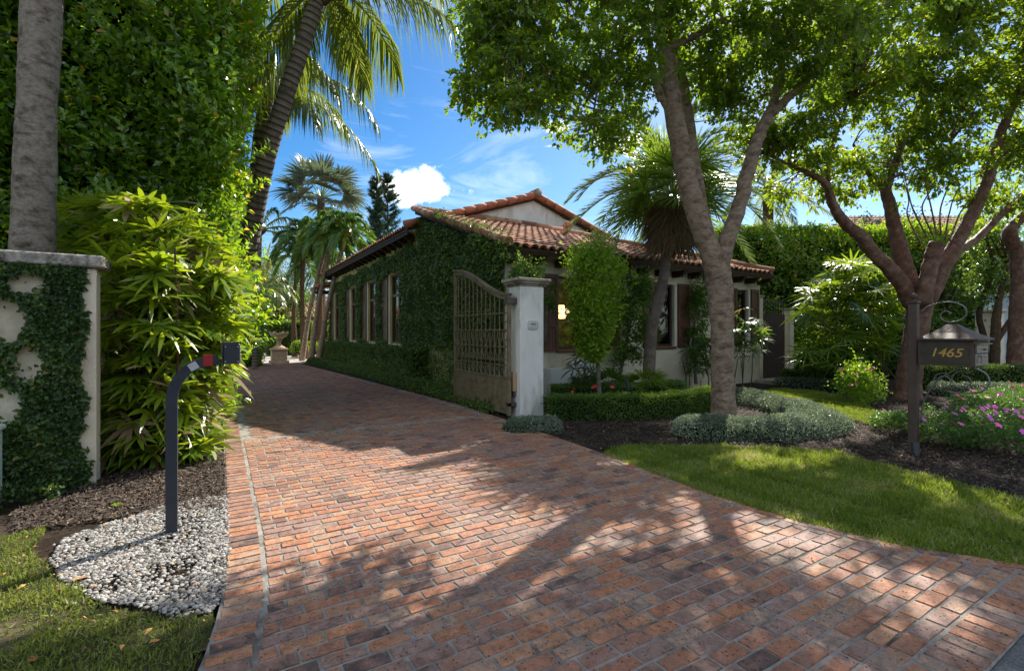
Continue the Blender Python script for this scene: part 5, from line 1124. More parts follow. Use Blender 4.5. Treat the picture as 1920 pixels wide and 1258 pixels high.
coconut('coconut_palm', 'coconut palm behind the tall hedge with fronds arching over the drive', ([(425, 660), (450, 520), (475, 400), (490, 250), (500, 175)], [11.9, 11.8, 11.7, 11.6, 11.5], [44, 36, 32, 30, 26]), cB,
    [(AZ(1, -.15), .38, 3.35, .66, .55), (AZ(1, .3), -.03, 2.75, .58, .5), (AZ(.9, -.2), .75, 2.9, .75, .6), (AZ(.6, .9), .6, 3.0, .6, .55), (AZ(.5, -.9), .2, 2.4, .6, .6), (AZ(-.3, 1), .6, 2.8, .5, .5), (AZ(-1, .2), .4, 2.6, .5, .5), (AZ(.1, 1), 1.1, 2.6, .4, .6), (AZ(.3, -1), .9, 2.5, .5, .65), (AZ(1, -.7), -.15, 2.2, .5, .55), (AZ(.7, .5), 1.15, 2.8, .5, .6)], dense=66, ll=.62, hang=1.2, coconuts=4)
cC = W(482, 548, 19.)
coconut('coconut_palm', 'short coconut palm at the far left of the drive by the courtyard', ([(478, 690), (479, 640), (481, 600), (482, 558)], [19.]*4, [13, 11, 10, 9]), cC,
    [(AZ(1, 0), .5, 2.2, .75, .65), (AZ(1, .6), .75, 2.3, .7, .6), (AZ(1, -.6), .3, 2.0, .6, .7), (AZ(.2, -1), .6, 2., .6, .6), (AZ(-.5, .8), .8, 2.1, .6, .5), (AZ(.1, 1), 1.25, 2.2, .25, .8), (AZ(-1, .1), .6, 2., .6, .5), (AZ(.6, .8), 1., 2.2, .5, .7), (AZ(.3, .2), 1.4, 2.3, .1, .8)], dense=44, ll=.5, lw=.05, hang=.9, rr=.03)
cD = W(487, 432, 26)
coconut('coconut_palm', 'hazy coconut palm crown far behind the leaning trunk', ([(478, 690), (480, 600), (484, 520), (487, 440)], [26.]*4, [14, 11, 10, 9]), cD,
    [(a, e, 3., .5, .5) for a, e in zip(np.arange(12)*2.1, np.linspace(1.3, -.2, 12))], L_leaf=L_date, dense=40, ll=.7, lw=.06, hang=.8, rr=.035)
# ---- slender palms cluster
spec = [(572, 676, 568, 470, 26.5, 11, M_fiber), (566, 680, 606, 470, 25.0, 9, M_trunk), (583, 680, 618, 462, 24.4, 10, M_trunk), (598, 681, 640, 462, 23.8, 10, M_trunk), (607, 676, 602, 500, 27.5, 13, M_fiber), (553, 668, 556, 500, 29., 10, M_fiber)]
labs = ['fibrous dark palm trunk, leftmost thick one of the palm cluster', 'slender pale palm leaning right in the cluster, the left one of three', 'slender pale palm, the middle one of the three in the cluster', 'slender palm leaning right nearest the house eave', 'thick dark palm trunk behind the slender three', 'distant dark palm left of the cluster above the urn']
for (bx_, by_, tx_, ty_, d, wd_, mm), lb in zip(spec, labs):
    p0 = G(bx_, by_); p0 = W(bx_, 622+CH*FPX/d, d); p1 = W(tx_, ty_+10, d); md = (p0+p1)/2+np.array((0, 0, 0))-np.array((right[0], right[1], 0))*.12
    o = thing('slender_palm', lb, 'palm tree', (p0[0], p0[1], 0), 'cluster of slender palms by the house end')
    g = Geo(); P = smooth_path([p0, md, p1], 14); r0_ = wd_/2*d/FPX; g.tube(P, interp_r([r0_*1.2, r0_*.85, r0_*.75, r0_*.7], len(P))*(1+.05*(np.arange(len(P)) % 2)), 12, rough=.02); g.build('trunk', mm, o)
    ax_ = unit(p1-md); cs_ = p1+ax_*.95
    g = Geo(); g.tube([p1, p1+ax_*.3, cs_], [r0_*1.05, r0_*1.0, r0_*.5], 10); g.build('crownshaft', M_green if mm is M_trunk else M_fiber, o, smooth=True)
    for i in range(19):
        g = Geo(); frond(g, cs_-ax_*.12, i*2.4+bx_, 1.4-.068*i+rng.normal()*.06, 2.05+.4*rng.random(), .4+.03*i, 42, .66, .085, .5, k=2, var0=.5+.15*rng.normal(), vee=.7, twist=rng.normal()*.3, rr=.022, stalk=.1); g.build('frond', [L_palm, M_green], o)
# ---- silver fan palm
def fan_palm(name, lab, base, crown, r0_, R_, nfan, nseg, leaf, tm, wd_, skirt=0, cat='palm tree', pet=.45, lo_el=-.5, path=None, droop=.35, spread=120, k=4):
    o = thing(name, lab, cat, (base[0], base[1], 0)); base = np.asarray(base, float); crown = np.asarray(crown, float)
    g = Geo(); P = smooth_path([base]+([np.asarray(q) for q in path] if path else [(base+crown)/2])+[crown], 14); g.tube(P, interp_r(r0_, len(P))*(1+.04*(np.arange(len(P)) % 2)), 14, rough=.03); g.build('trunk', tm, o)
    for i in range(nfan):
        az = i*2.3999+rng.normal()*.15; el = math.asin(np.clip(1-(1-math.sin(lo_el))*(i+.5)/nfan, -1, 1)); d = np.array((math.cos(az)*math.cos(el), math.sin(az)*math.cos(el), math.sin(el)))
        hub = crown+d*R_*pet*(.85+.3*rng.random()); fd = unit(d+np.array((0, 0, -.25))); g = Geo(); fan(g, hub, fd, unit(np.array((0, 0, 1.))+rnd(1, .3)[0]-d*.3), R_*(1-pet)*1.15, nseg, wd_, spread+rng.normal()*8, droop*(.7+.6*rng.random()), k, .5+rng.normal()*.12, petiole=crown)
        g.build('fan_leaf', [leaf, M_green], o)
    if skirt:
        g = Geo()
        for i in range(skirt):
            az = rng.random()*6.28; hub = crown+np.array((math.cos(az)*R_*.22, math.sin(az)*R_*.22, -.1-R_*.45*rng.random())); fan(g, hub, (math.cos(az)*.25, math.sin(az)*.25, -1), (math.cos(az), math.sin(az), 0), R_*.42, 14, wd_*.8, 55, .1, 2, .4+.2*rng.normal(), petiole=crown, ms=0)
        g.build('dead_skirt', L_thatch, o)
    return o
c_ = W(602, 372, 30); b_ = c_.copy(); b_[2] = 0; fan_palm('silver_fan_palm', 'silver-blue fan palm standing tall behind the slender palms', b_, c_, [.3, .25, .22], 3.0, 24, 26, L_grey, M_fiber, .16, pet=.55, lo_el=-.3, spread=105, droop=.2)
# ---- palmetto by the facade, leaning
b_ = W(1214, 640, 10.6); b_[2] = 0; c_ = W(1262, 368, 10.3)
fan_palm('leaning_fan_palm', 'fan palm with a leaning mossy trunk and shaggy skirt before the facade', b_, c_, [.14, .115, .105, .125], 1.6, 38, 44, L_palmf, M_coco, .03, skirt=110, path=[W(1222, 620, 10.55), W(1240, 540, 10.45), W(1252, 470, 10.35)], pet=.45, lo_el=-.45, spread=112, droop=.22, k=3)
for px, py, lb in ((1210, 715, 'small bright fan palm at the foot of the leaning palm'), (1140, 712, 'small dark fan palm behind the clipped hedges')):
    b_ = W(px, py, 10.1); b_[2] = .0; c_ = W(px, py-15, 10.1); c_[2] = .35; fan_palm('young_fan_palm', lb, b_, c_, [.05, .04], .62, 13, 18, L_rhap if px > 1200 else L_palm, M_fiber, .032, pet=.4, lo_el=.1, spread=80, droop=.35)
# ---- date palms behind
c_ = W(1243, 338, 14.); b_ = c_.copy(); b_[2] = 0
o = thing('date_palm', 'feathery blue-green date palm rising behind the tiled roof', 'palm tree', (b_[0], b_[1], 0)); g = Geo(); g.tube([b_, (b_+c_)/2, c_], [.17, .16, .17], 14, rough=.04); g.build('trunk', M_fiber, o)
for i in range(30): g = Geo(); frond(g, c_, i*2.4, 1.2-.055*i, 3.55, .28+.014*i, 66, .5, .046, .12, k=2, ang=42, vee=.35, rr=.02, stalk=.1); g.build('frond', [L_date, M_green], o)
c_ = W(1440, 352, 21); b_ = c_.copy(); b_[2] = 0
o = thing('date_palm', 'second feathery palm with pale fronds above the tall right hedge', 'palm tree', (b_[0], b_[1], 0)); g = Geo(); g.tube([b_, (b_+c_)/2, c_], [.22, .2, .22], 14, rough=.04); g.build('trunk', M_fiber, o)
for i in range(22): g = Geo(); frond(g, c_, i*2.4, 1.1-.07*i, 3.2, .45, 46, .6, .045, .5, k=2, ang=50, rr=.02); g.build('frond', [L_coco, M_green], o)

# ---- conifers beyond
def conifer(px, d, ytop, hw, lb, seed):
    b = W(px, 622, d); b[2] = 0; H_ = W(px, ytop, d)[2]; o = thing('conifer', lb, 'conifer', (b[0], b[1], 0), 'tall conifers beyond the side roof')
    g = Geo(); g.tube([b, b+(0, 0, H_*.5), b+(0, 0, H_)], [.35, .2, .03], 8); g.build('trunk', M_stem, o); g = Geo(); Rm = hw*d/FPX; n_ = 26
    for i in range(n_):
        z = H_*(.28+.72*(i/n_)); rr_ = Rm*(1.15-(i/n_)**1.3)*(.8+.35*rng.random())+.1
        for j in range(6):
            a = rng.random()*6.28; k = 16; L_ = rr_*(.6+.5*rng.random()); t = np.linspace(.15, 1, k); B = np.stack([b[0]+math.cos(a)*L_*t, b[1]+math.sin(a)*L_*t, z+.25*L_*t+.3*L_*t*t], 1)
            for rep in range(4): g.strips(B+rnd(k, .05), unit(np.array((math.cos(a), math.sin(a), .5))+rnd(k, .55)), rnd(k), .34+.2*rng.random(k), .08, .0, clipv(.5+rng.normal(size=k)*.25), 1, (1, .3))
    g.build('foliage', L_fir, o)
conifer(706, 52, 330, 28, 'narrow dark conifer, left one of the close pair against the sky', 1)
conifer(727, 54, 326, 36, 'broader dark conifer, right one of the close pair against the sky', 2)
# ---- loose leafy trees, far
def blob_tree(name, lab, base, H_, centers, leaf, ls, nper, cat='tree', tr=.12, group=None, spread=.5, tm=M_stem):
    o = thing(name, lab, cat, (base[0], base[1], 0), group); g = Geo(); b = np.array((base[0], base[1], 0.)); top = np.array((base[0], base[1], H_*.6)); g.tube(smooth_path([b, (b+top)/2+rnd(1, .08)[0], top], 5), [tr, tr*.6], 8, rough=.05)
    cc = np.asarray(centers, float)
    for c in cc: g.tube(smooth_path([b*.4+top*.6+rnd(1, .05)[0], (top+c)/2+rnd(1, .1)[0], c], 4), [tr*.4, tr*.1], 5)
    g.build('trunk', tm, o); g = Geo()
    for c in cc:
        n = nper; sub = c+rnd(10, spread*.55); k = rng.integers(0, 10, n); P = sub[k]+rnd(n, spread*.3); g.leaves(P, unit(rnd(n)+np.array((0, 0, -.3))), unit(rnd(n)+np.array((0, 0, .8))), ls*(.6+.7*rng.random(n)), ls*.55, clipv(.5+rng.normal(size=n)*.25))
    g.build('foliage', leaf, o); return o
for i, (px, py, d, wd_, hh_, lf, lb) in enumerate([(500, 610, 34, 3.0, 4.5, L_palm, 'leafy tree beyond the courtyard at the far left'), (560, 540, 46, 5, 9, L_date, 'wispy blue-green tree behind the palm cluster'), (655, 590, 44, 3.2, 5.5, L_hedge, 'rounded tree behind the palms near the house end'), (520, 520, 60, 5, 12, L_date, 'tall hazy tree far behind the coconut palms'), (440, 500, 40, 4, 9, L_hedge, 'dark tree behind the base of the leaning palm')]):
    b_ = W(px, 622, d); cen = np.array([[b_[0]+rng.normal()*wd_*.45, b_[1]+rng.normal()*wd_*.45, hh_*(.35+.6*rng.random())] for _ in range(26)]); blob_tree('background_tree', lb, b_, hh_, cen, lf, .16, 420, spread=wd_*.22, tr=.2, group='trees beyond the courtyard')
b_ = W(470, 640, 22.5); hedge('rounded_shrub', 'bright low shrub hedge left of the stone urn', 'shrub', (.1, 23.3, 0), (1.55, 25.2, .72), 900, .09, L_bush, .12, .15, 'xXyZ')
for px, d, wd_, h_, lf, lb, z_ in ((543, 31, 1.3, 2.15, L_hedge, 'tall clipped hedge block behind the urn', 0), (600, 33, 2.1, 2.2, L_hedge, 'second clipped hedge block behind the slender palms', 0), (640, 30.5, .7, 1.9, L_bush, 'bright green shrub at the far end of the house', 0)):
    c_ = W(px, 640, d); hedge('hedge_block', lb, 'hedge', (c_[0]-wd_, c_[1]-.4, z_), (c_[0]+wd_, c_[1]+.5, h_), 650, .1, lf, .08, .1, 'xXyYZ', group='hedges round the courtyard')
def ball(name, lab, c, r_, n, ls, mt, cat='shrub', sq=.85, grp=None, stem=0.):
    n_ = unit(rnd(n)); n_[:, 2] = np.where(n_[:, 2] < -.5, -n_[:, 2], n_[:, 2]); P = n_*r_*np.array((1, 1, sq)); wv = wave(P, 5./max(r_, .3), r_); P = P*(1+.1*wv-.12*rng.random(n)**2)[:, None]+np.asarray(c)
    g = Geo(); g.leaves(P, unit(n_*.6+rnd(n, .6)), unit(n_+rnd(n, .5)), ls*(.6+.7*rng.random(n)), ls*.55, clipv(.5+.25*wv+rng.normal(size=n)*.2)); o = thing(name, lab, cat, (c[0], c[1], 0), grp); g.build('foliage', mt, o)
    q = Geo(); q.lathe([(r_*.3, -r_*sq*.7), (r_*.65, -r_*sq*.3), (r_*.75, 0), (r_*.6, r_*sq*.5), (r_*.2, r_*sq*.75)], c, 12)
    if stem: q.tube([(c[0], c[1], 0), tuple(c)], .05, 6)
    q.build('inner_branches', M_core, o); return o
for px, py, d, r_, lb in ((562, 653, 27.5, .5, 'round topiary ball between the urn and the palms'), (508, 645, 30, .42, 'small clipped ball behind the urn'), (585, 652, 28.5, .45, 'round topiary ball just behind the slender trunks')):
    ball('topiary_ball', lb, W(px, py, d), r_, 1500, .075, L_bush, grp='clipped balls round the courtyard', stem=1.)
# ---- facade shrubs and vines
def column_shrub(name, lab, levels, n, ls, leaf, trunk=None, cat='shrub', sprout=0, clump=.12):
    # levels: list of (px,py,d,radius m)
    cs_ = np.array([W(a, b, c) for a, b, c, _ in levels]); rs = np.array([l[3] for l in levels]); t = rng.random(n)*(len(levels)-1); i = t.astype(int); f = (t-i)[:, None]
    ctr = cs_[i]*(1-f)+cs_[i+1]*f; rr_ = rs[i]*(1-f[:, 0])+rs[i+1]*f[:, 0]; dr = unit(rnd(n)*np.array((1, 1, .7))); wv = wave(ctr+dr*.3, 6., 2.)
    nc = max(6, n//95); tk = rng.random(nc)*(len(levels)-1.001); ik = tk.astype(int); fk = (tk-ik)[:, None]; rk = rs[ik]*(1-fk[:, 0])+rs[ik+1]*fk[:, 0]; dk = unit(rnd(nc)*np.array((1, 1, .6)))
    ck = cs_[ik]*(1-fk)+cs_[ik+1]*fk+dk*(rk*(.45+.5*rng.random(nc)))[:, None]; j_ = rng.integers(0, nc, n); dr = unit(dk[j_]*.6+dr*.7)
    P = ck[j_]+rnd(n, 1)*(.2*rk[j_]+.03)[:, None]; g = Geo(); g.leaves(P, unit(dr*.5+rnd(n, .6)), unit(dr+rnd(n, .6)+np.array((0, 0, .5))), ls*(.6+.7*rng.random(n)), ls*.6, clipv(.5+.3*wv+rng.normal(size=n)*.2))
    for k in range(sprout):
        j = rng.integers(0, n); kk = 8; B = P[j]+dr[j]*np.linspace(0, .16, kk)[:, None]+rnd(kk, .02)+np.array((0, 0, 1))*np.linspace(0, .08, kk)[:, None]; g.leaves(B, rnd(kk)+dr[j], rnd(kk)+np.array((0, 0, 1)), ls, ls*.6, clipv(.85+rng.normal(size=kk)*.1))
    b_ = cs_[-1]; o = thing(name, lab, cat, (b_[0], b_[1], 0)); g.build('foliage', leaf, o)
    if trunk: q = Geo(); q.tube(smooth_path([W(*a) for a in trunk], 5), [.045, .035, .025], 8, rough=.05); q.build('stem', M_gumbo if name == 'x' else M_coco, o)
    return o
column_shrub('small_tree', 'bright green column-shaped small tree right of the gate pillar', [(1117, 470, 9.2, .34), (1115, 500, 9.2, .54), (1112, 540, 9.2, .52), (1116, 575, 9.25, .44), (1112, 610, 9.3, .36), (1112, 645, 9.3, .22), (1118, 668, 9.3, .1)], 12500, .068, L_bush, [(1124, 742, 9.3), (1121, 680, 9.3), (1113, 560, 9.25)], 'tree', sprout=60)
column_shrub('climbing_vine', 'dark leafy vine column on the facade beside the leaning palm', [(1195, 515, 11.0, .3), (1192, 545, 11.0, .42), (1190, 590, 11.0, .42), (1184, 630, 11.0, .36), (1175, 670, 11.0, .25)], 5200, .075, L_hedge, [(1160, 715, 11.), (1175, 640, 11.1), (1190, 560, 11.1)], 'vine')
column_shrub('climbing_vine', 'dark vine on the facade left of the forked trunk', [(1312, 527, 12.6, .3), (1312, 560, 12.6, .34), (1310, 600, 12.6, .22), (1308, 640, 12.5, .18), (1310, 690, 12.3, .3)], 3800, .07, L_hedge, [(1305, 720, 12.4), (1300, 630, 12.6), (1312, 550, 12.6)], 'vine')
column_shrub('pillar_vine', 'loose vine sprigs spreading on the wall above the gate pillar', [(962, 503, 9.3, .12), (985, 512, 9.2, .18), (1005, 515, 9.2, .16), (1022, 514, 9.3, .1)], 900, .06, L_hedge, [(985, 545, 9.3), (985, 525, 9.25), (988, 508, 9.2)], 'vine', sprout=30)
column_shrub('window_vine', 'thin vine strand hanging beside the first shutter', [(1028, 540, 9.9, .1), (1030, 570, 9.9, .13), (1029, 600, 9.9, .08)], 420, .06, L_hedge, [(1022, 640, 9.9), (1026, 580, 9.95), (1028, 540, 9.95)], 'vine')
def cluster(cx, cy_, d, sx, sy_, n, dj=.4):
    out = []
    while len(out) < n:
        a, r_ = rng.random()*6.28, math.sqrt(rng.random()); P = W(cx+sx*r_*math.cos(a), cy_+sy_*r_*math.sin(a), d+dj*rng.normal())
        if P[2] > .1: out.append(P)
    return out
def basep(px, d, r_=.3): p = W(px, 640, d); return [(p[0]-r_, p[1]-r_), (p[0]+r_, p[1]-r_), (p[0]+r_, p[1]+r_), (p[0]-r_, p[1]+r_)]
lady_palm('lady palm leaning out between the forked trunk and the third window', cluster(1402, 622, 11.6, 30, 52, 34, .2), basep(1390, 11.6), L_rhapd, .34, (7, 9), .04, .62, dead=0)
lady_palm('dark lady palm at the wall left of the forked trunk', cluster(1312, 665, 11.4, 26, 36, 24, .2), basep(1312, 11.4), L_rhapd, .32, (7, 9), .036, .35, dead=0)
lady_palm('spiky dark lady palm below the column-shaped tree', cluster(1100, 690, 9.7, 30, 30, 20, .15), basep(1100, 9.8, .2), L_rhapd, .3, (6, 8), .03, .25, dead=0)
pts = cluster(1590, 600, 13.2, 92, 90, 150, .5)+cluster(1598, 525, 13.4, 50, 38, 50, .3)+cluster(1545, 665, 12.9, 50, 30, 50, .3)+cluster(1640, 560, 13.8, 45, 60, 50, .3)
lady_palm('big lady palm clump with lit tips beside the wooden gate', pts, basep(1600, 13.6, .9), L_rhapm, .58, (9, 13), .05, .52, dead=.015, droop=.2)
# tall hedge on the right
piv = W(1560, 622, 17.5); hedge('tall_hedge', 'tall shaggy green hedge closing the view behind the wooden gate', 'hedge', (piv[0]-4.2, piv[1], 0), (piv[0]+5.4, piv[1]+1.6, 5.35), 560, .13, L_clusia, .42, .5, 'xXyZ', seed=4, yaw=(-YAW, piv), sprout=1100, f=1.3)
hp = W(1850, 622, 15); hedge('screen_hedge', 'dark clipped hedge behind the mailbox roof', 'hedge', (hp[0]-2.6, hp[1], 0), (hp[0]-.7, hp[1]+.8, 1.9), 800, .08, L_hedge, .1, .12, 'xXyYZ', yaw=(-YAW, hp))
# flowers
def flower(g, P, r_, m, nrm=None):
    nrm = unit(np.asarray(nrm if nrm is not None else (rng.normal()*.5, -1+rng.normal()*.4, .8+rng.random())), ); a = unit(np.cross(nrm, (0, 0, 1.)+rnd(1, .1)[0])); b = np.cross(nrm, a); th = np.arange(5)*1.2566+rng.random()
    A = a*np.cos(th)[:, None]+b*np.sin(th)[:, None]; g.leaves(np.tile(P, (5, 1)), A, np.tile(nrm, (5, 1)), r_, r_*.95, np.full(5, .5), .05, .1, m)
def flowerbed(lab, poly, h, n, ls, leaf, flowers, mats, fr_, name='flower_bed', cat='flowers', zc=.0, grp=None):
    q = sample_poly(poly, n); ctr = np.mean(poly, 0); pp_ = np.asarray(poly); P = np.column_stack([q, np.zeros(n)])
    wv = wave(P, 3.2, 4.)+.5*wave(P, 8., 1.); hh_ = h*(.75+.35*wv); P[:, 2] = zc+hh_*(1-rng.random(n)**1.6*.8)+.02
    g = Geo(); g.leaves(P, unit(rnd(n)+np.array((0, 0, .3))), unit(rnd(n, .6)+np.array((0, -.2, 1))), ls*(.6+.7*rng.random(n)), ls*.5, clipv(.45+.2*wv+rng.normal(size=n)*.22))
    q = sample_poly(poly, flowers); F_ = np.column_stack([q, np.zeros(flowers)]); wv = wave(F_, 3.2, 4.)+.5*wave(F_, 8., 1.)
    o = thing(name, lab, cat, (ctr[0], ctr[1], 0), grp); g.build('foliage', leaf, o)
    for i in range(flowers): j = int(rng.integers(0, len(mats))); f_ = Geo(); flower(f_, (q[i][0], q[i][1], zc+h*(.8+.35*wv[i])+.05), fr_*(.7+.5*rng.random()), 0); f_.build('flower', mats[j], o)
    return o
flowerbed('spreading vinca with purple-pink flowers below the mailbox', [W(x, 640, d)[:2] for x, d in ((1690, 6.9), (1720, 6.1), (1850, 5.75), (1990, 5.6), (2010, 7.5), (1850, 7.5))], .4, 9500, .048, L_vinca, 66, [M_flower, M_flower2], .043)
flowerbed('far vinca patch with pink and crimson flowers behind the mailbox scrolls', [W(x, 640, d)[:2] for x, d in ((1770, 8.3), (1850, 8.0), (1990, 7.8), (2020, 10.4), (1890, 10.6), (1790, 9.6))], .34, 8000, .05, L_vinca, 54, [M_flower, M_deepred], .044)
flowerbed('small vinca cluster with a few pink flowers left of the mailbox post', [W(x, 640, d)[:2] for x, d in ((1625, 7.4), (1660, 7.0), (1712, 7.0), (1710, 7.8), (1650, 7.9))], .24, 1900, .045, L_vinca, 9, [M_flower], .024)
c_ = W(1612, 722, 10.0); column_shrub('pink_bush', 'bright sunlit bush with small pink blooms in front of the red-barked tree', [(1615, 702, 10., .25), (1612, 715, 10., .36), (1612, 732, 10., .34), (1614, 745, 10., .25)], 2600, .055, L_bush, None, 'shrub', sprout=40)
o = bpy.data.objects[[x.name for x in bpy.data.objects if x.name.startswith('pink_bush')][0]]; g = Geo()
for px, py in ((1580, 690), (1578, 696), (1632, 693), (1636, 690), (1628, 691), (1612, 688), (1598, 723), (1640, 712), (1606, 700)):
    g = Geo()
    for _ in range(4): flower(g, W(px+rng.normal()*2, py+rng.normal()*2, 9.6), .022, 0)
    g.build('flower_head', M_deepred, o)
c_ = W(1060, 745, 9.3); fb = flowerbed('low green bedding with a few red blooms behind the front hedge', [W(x, 640, d)[:2] for x, d in ((1035, 9.1), (1150, 9.2), (1180, 9.6), (1040, 10.3))], .32, 3800, .05, L_hedge, 0, [], .03)
g = Geo()
for px, py in ((1075, 733), (1118, 725), (1121, 724), (1147, 724), (1114, 726)):
    g = Geo()
    for _ in range(5): flower(g, W(px+rng.normal()*2, py+rng.normal()*1.5, 9.3), .028, 0)
    g.build('flower_head', M_red, fb)

# ================================================================== the big shade trees
GAPS = []
SUNV = np.array(sv)
for poly_, r_ in (([(430, 845), (560, 835), (790, 880), (900, 865), (1000, 835), (1060, 850), (1000, 900), (960, 935), (900, 930), (740, 950), (600, 990), (500, 1010), (430, 1050)], .3), ([(800, 1010), (960, 960), (1160, 980), (1160, 1010), (1000, 1090), (860, 1110), (760, 1100), (860, 1060)], .17),
                  ([(1450, 735), (1530, 738), (1650, 780), (1560, 780)], .8), ([(1440, 858), (1540, 855), (1540, 905), (1450, 900)], .16), ([(1740, 905), (1830, 900), (1840, 950), (1770, 955)], .16), ([(100, 960), (420, 930), (420, 1080), (110, 1060)], .35), ([(1385, 738), (1450, 740), (1450, 765), (1390, 770)], .3), ([(480, 1080), (520, 1070), (520, 1110), (480, 1110)], .2), ([(1480, 1000), (1560, 1010), (1540, 1060), (1490, 1050)], .2), ([(1720, 1120), (1850, 1150), (1820, 1200), (1740, 1180)], .22)):
    q = sample_poly(GP(poly_), 70)
    for x, y in q: GAPS.append((np.array((x, y, 0.)), r_))
for a, r_ in ((W(1112, 500, 9.2), .6), (W(1610, 715, 10.), .85), (W(1250, 735, 10.2), .5), (W(1590, 500, 13.4), .6), (W(1000, 440, 12), 1.2), (W(1100, 445, 12.), 1.2), (W(1180, 460, 12.5), 1.2), (W(1050, 470, 10.5), .7), (W(1405, 600, 11.6), .5), (W(1790, 630, 5.9), .25), (W(300, 500, 5.3), .5), (W(400, 600, 5.6), .5), (W(250, 700, 5.3), .5), (W(350, 800, 5.4), .5), (W(200, 600, 5.3), .5), (W(300, 400, 5.8), .5)): GAPS.append((a, r_))
def sun_gaps(CC):       # crown openings cut along sun rays to light chosen spots
    keep = np.ones(len(CC), bool)
    for p, r_ in GAPS:
        v = CC-p; t = v@SUNV; keep &= ~((t > .5) & (np.linalg.norm(v-t[:, None]*SUNV, axis=1) < r_))
    keep |= rng.random(len(CC)) < .06
    return CC[keep]
SHD = []  # extra leaf clumps added along sun rays to cast shade on the ground
for poly_, k_ in (([(980, 860), (1150, 860), (1300, 925), (1240, 1000), (1040, 975), (980, 920)], 90), ([(560, 980), (760, 960), (900, 1000), (860, 1080), (760, 1110), (640, 1180), (560, 1120)], 40), ([(1100, 1060), (1400, 1000), (1700, 1120), (1500, 1258), (900, 1258), (1000, 1120)], 38), ([(1200, 860), (1420, 850), (1700, 960), (1650, 1000), (1350, 920)], 34), ([(1050, 790), (1300, 790), (1300, 830), (1050, 830)], 20)):
    for x, y in sample_poly(GP(poly_), k_):
        p_ = np.array((x, y, 0.))+SUNV*(rng.uniform(5.0, 8.2)/SUNV[2]); xc_ = p_[0]*cy-p_[1]*sy; d_ = p_[0]*sy+p_[1]*cy; u_, v_ = 960+FPX*xc_/d_, 622-(p_[2]-CH)*FPX/d_
        if d_ > 2 and (v_ < -20 or (u_ > 1240 and v_ < 180)) and math.hypot(p_[0]-7.3, p_[1]-5.2) < 5.5: SHD.append(p_)
def shade_tree(name, lab, base, limbs, clusters, leaf, bark, ls, wk=.9, nk=1.4, rough=.035, cat='tree', seedp=3, twig=.5, lpc=46, cr=.42, nside=16):
    o = thing(name, lab, cat, (base[0], base[1], 0)); g = Geo(); allp = []
    for pts_, wd_ in limbs:
        P = smooth_path([W(*p) for p in pts_], 8); dd = [p[2] for p in pts_]; r = interp_r([wk*w_/2*d_/FPX/math.hypot(1, (p[0]-960)/FPX) for w_, d_, p in zip(wd_, dd, pts_)], len(P)); big = max(wd_) > 20
        if big: P[1:-1] += rnd(len(P)-2, .006)
        g.tube(P, r, nside if big else 8, rough=rough if big else .05); allp.append(np.column_stack([P, r]))
    AP = np.concatenate(allp)
    C_ = []
    for px, py, d, rad, n in clusters:
        n = int(n*nk); c = W(px, py, d); k = rnd(n, .55)*rad*np.array((1, 1, .8)); l_ = np.linalg.norm(k, axis=1); k[l_ > rad*1.15] *= .5; C_.append(c+k)
    CC = sun_gaps(np.concatenate(C_+([np.array(SHD)] if name == 'forked_tree' else []))); tw = Geo(); F = Geo(); LP, LA, LN = [], [], []
    for c in CC:
        dist = np.linalg.norm(AP[:, :3]-c, axis=1)+.25*AP[:, 3]*8; j = int(np.argmin(dist)); a = AP[j, :3]; Lc = np.linalg.norm(c-a)
        if Lc > .25:
            md = (a+c)/2+rnd(1, .07*Lc)[0]+np.array((0, 0, .06*Lc)); g.tube(smooth_path([a, md, c], 3), [min(.03, .008+.009*Lc), .004], 5, cap=False, var=.4)
        m = 7; ends = c+unit(rnd(m)*np.array((1, 1, .6))+np.array((0, 0, -.12)))*(cr*(.6+.6*rng.random(m)))[:, None]
        g.strips(np.tile(c, (m, 1)), ends-c, rnd(m), np.linalg.norm(ends-c, axis=1), .006, .0, np.full(m, .5), 1, (1, .4))
        k = lpc; e = rng.integers(0, m, k); t = rng.random(k)**.7; B = c+(ends[e]-c)*t[:, None]+rnd(k, .028); LP.append(B)
        LA.append(unit((ends[e]-c)*.8+rnd(k, .55*cr)+np.array((0, 0, -.28*cr)))); LN.append(unit(rnd(k, .5)+np.array((0, 0, 1.))))
    LP, LA, LN = map(np.concatenate, (LP, LA, LN)); n = len(LP); wv = wave(LP, 1.6, 2.); F.leaves(LP, LA, LN, ls*(.55+.75*rng.random(n)), ls*.58*(.8+.3*rng.random(n)), clipv(.45+.22*wv+rng.normal(size=n)*.2), .18, .2)
    g.build('trunk', bark, o, smooth=True); F.build('foliage', leaf, o); return o
b1 = G(1355, 785)
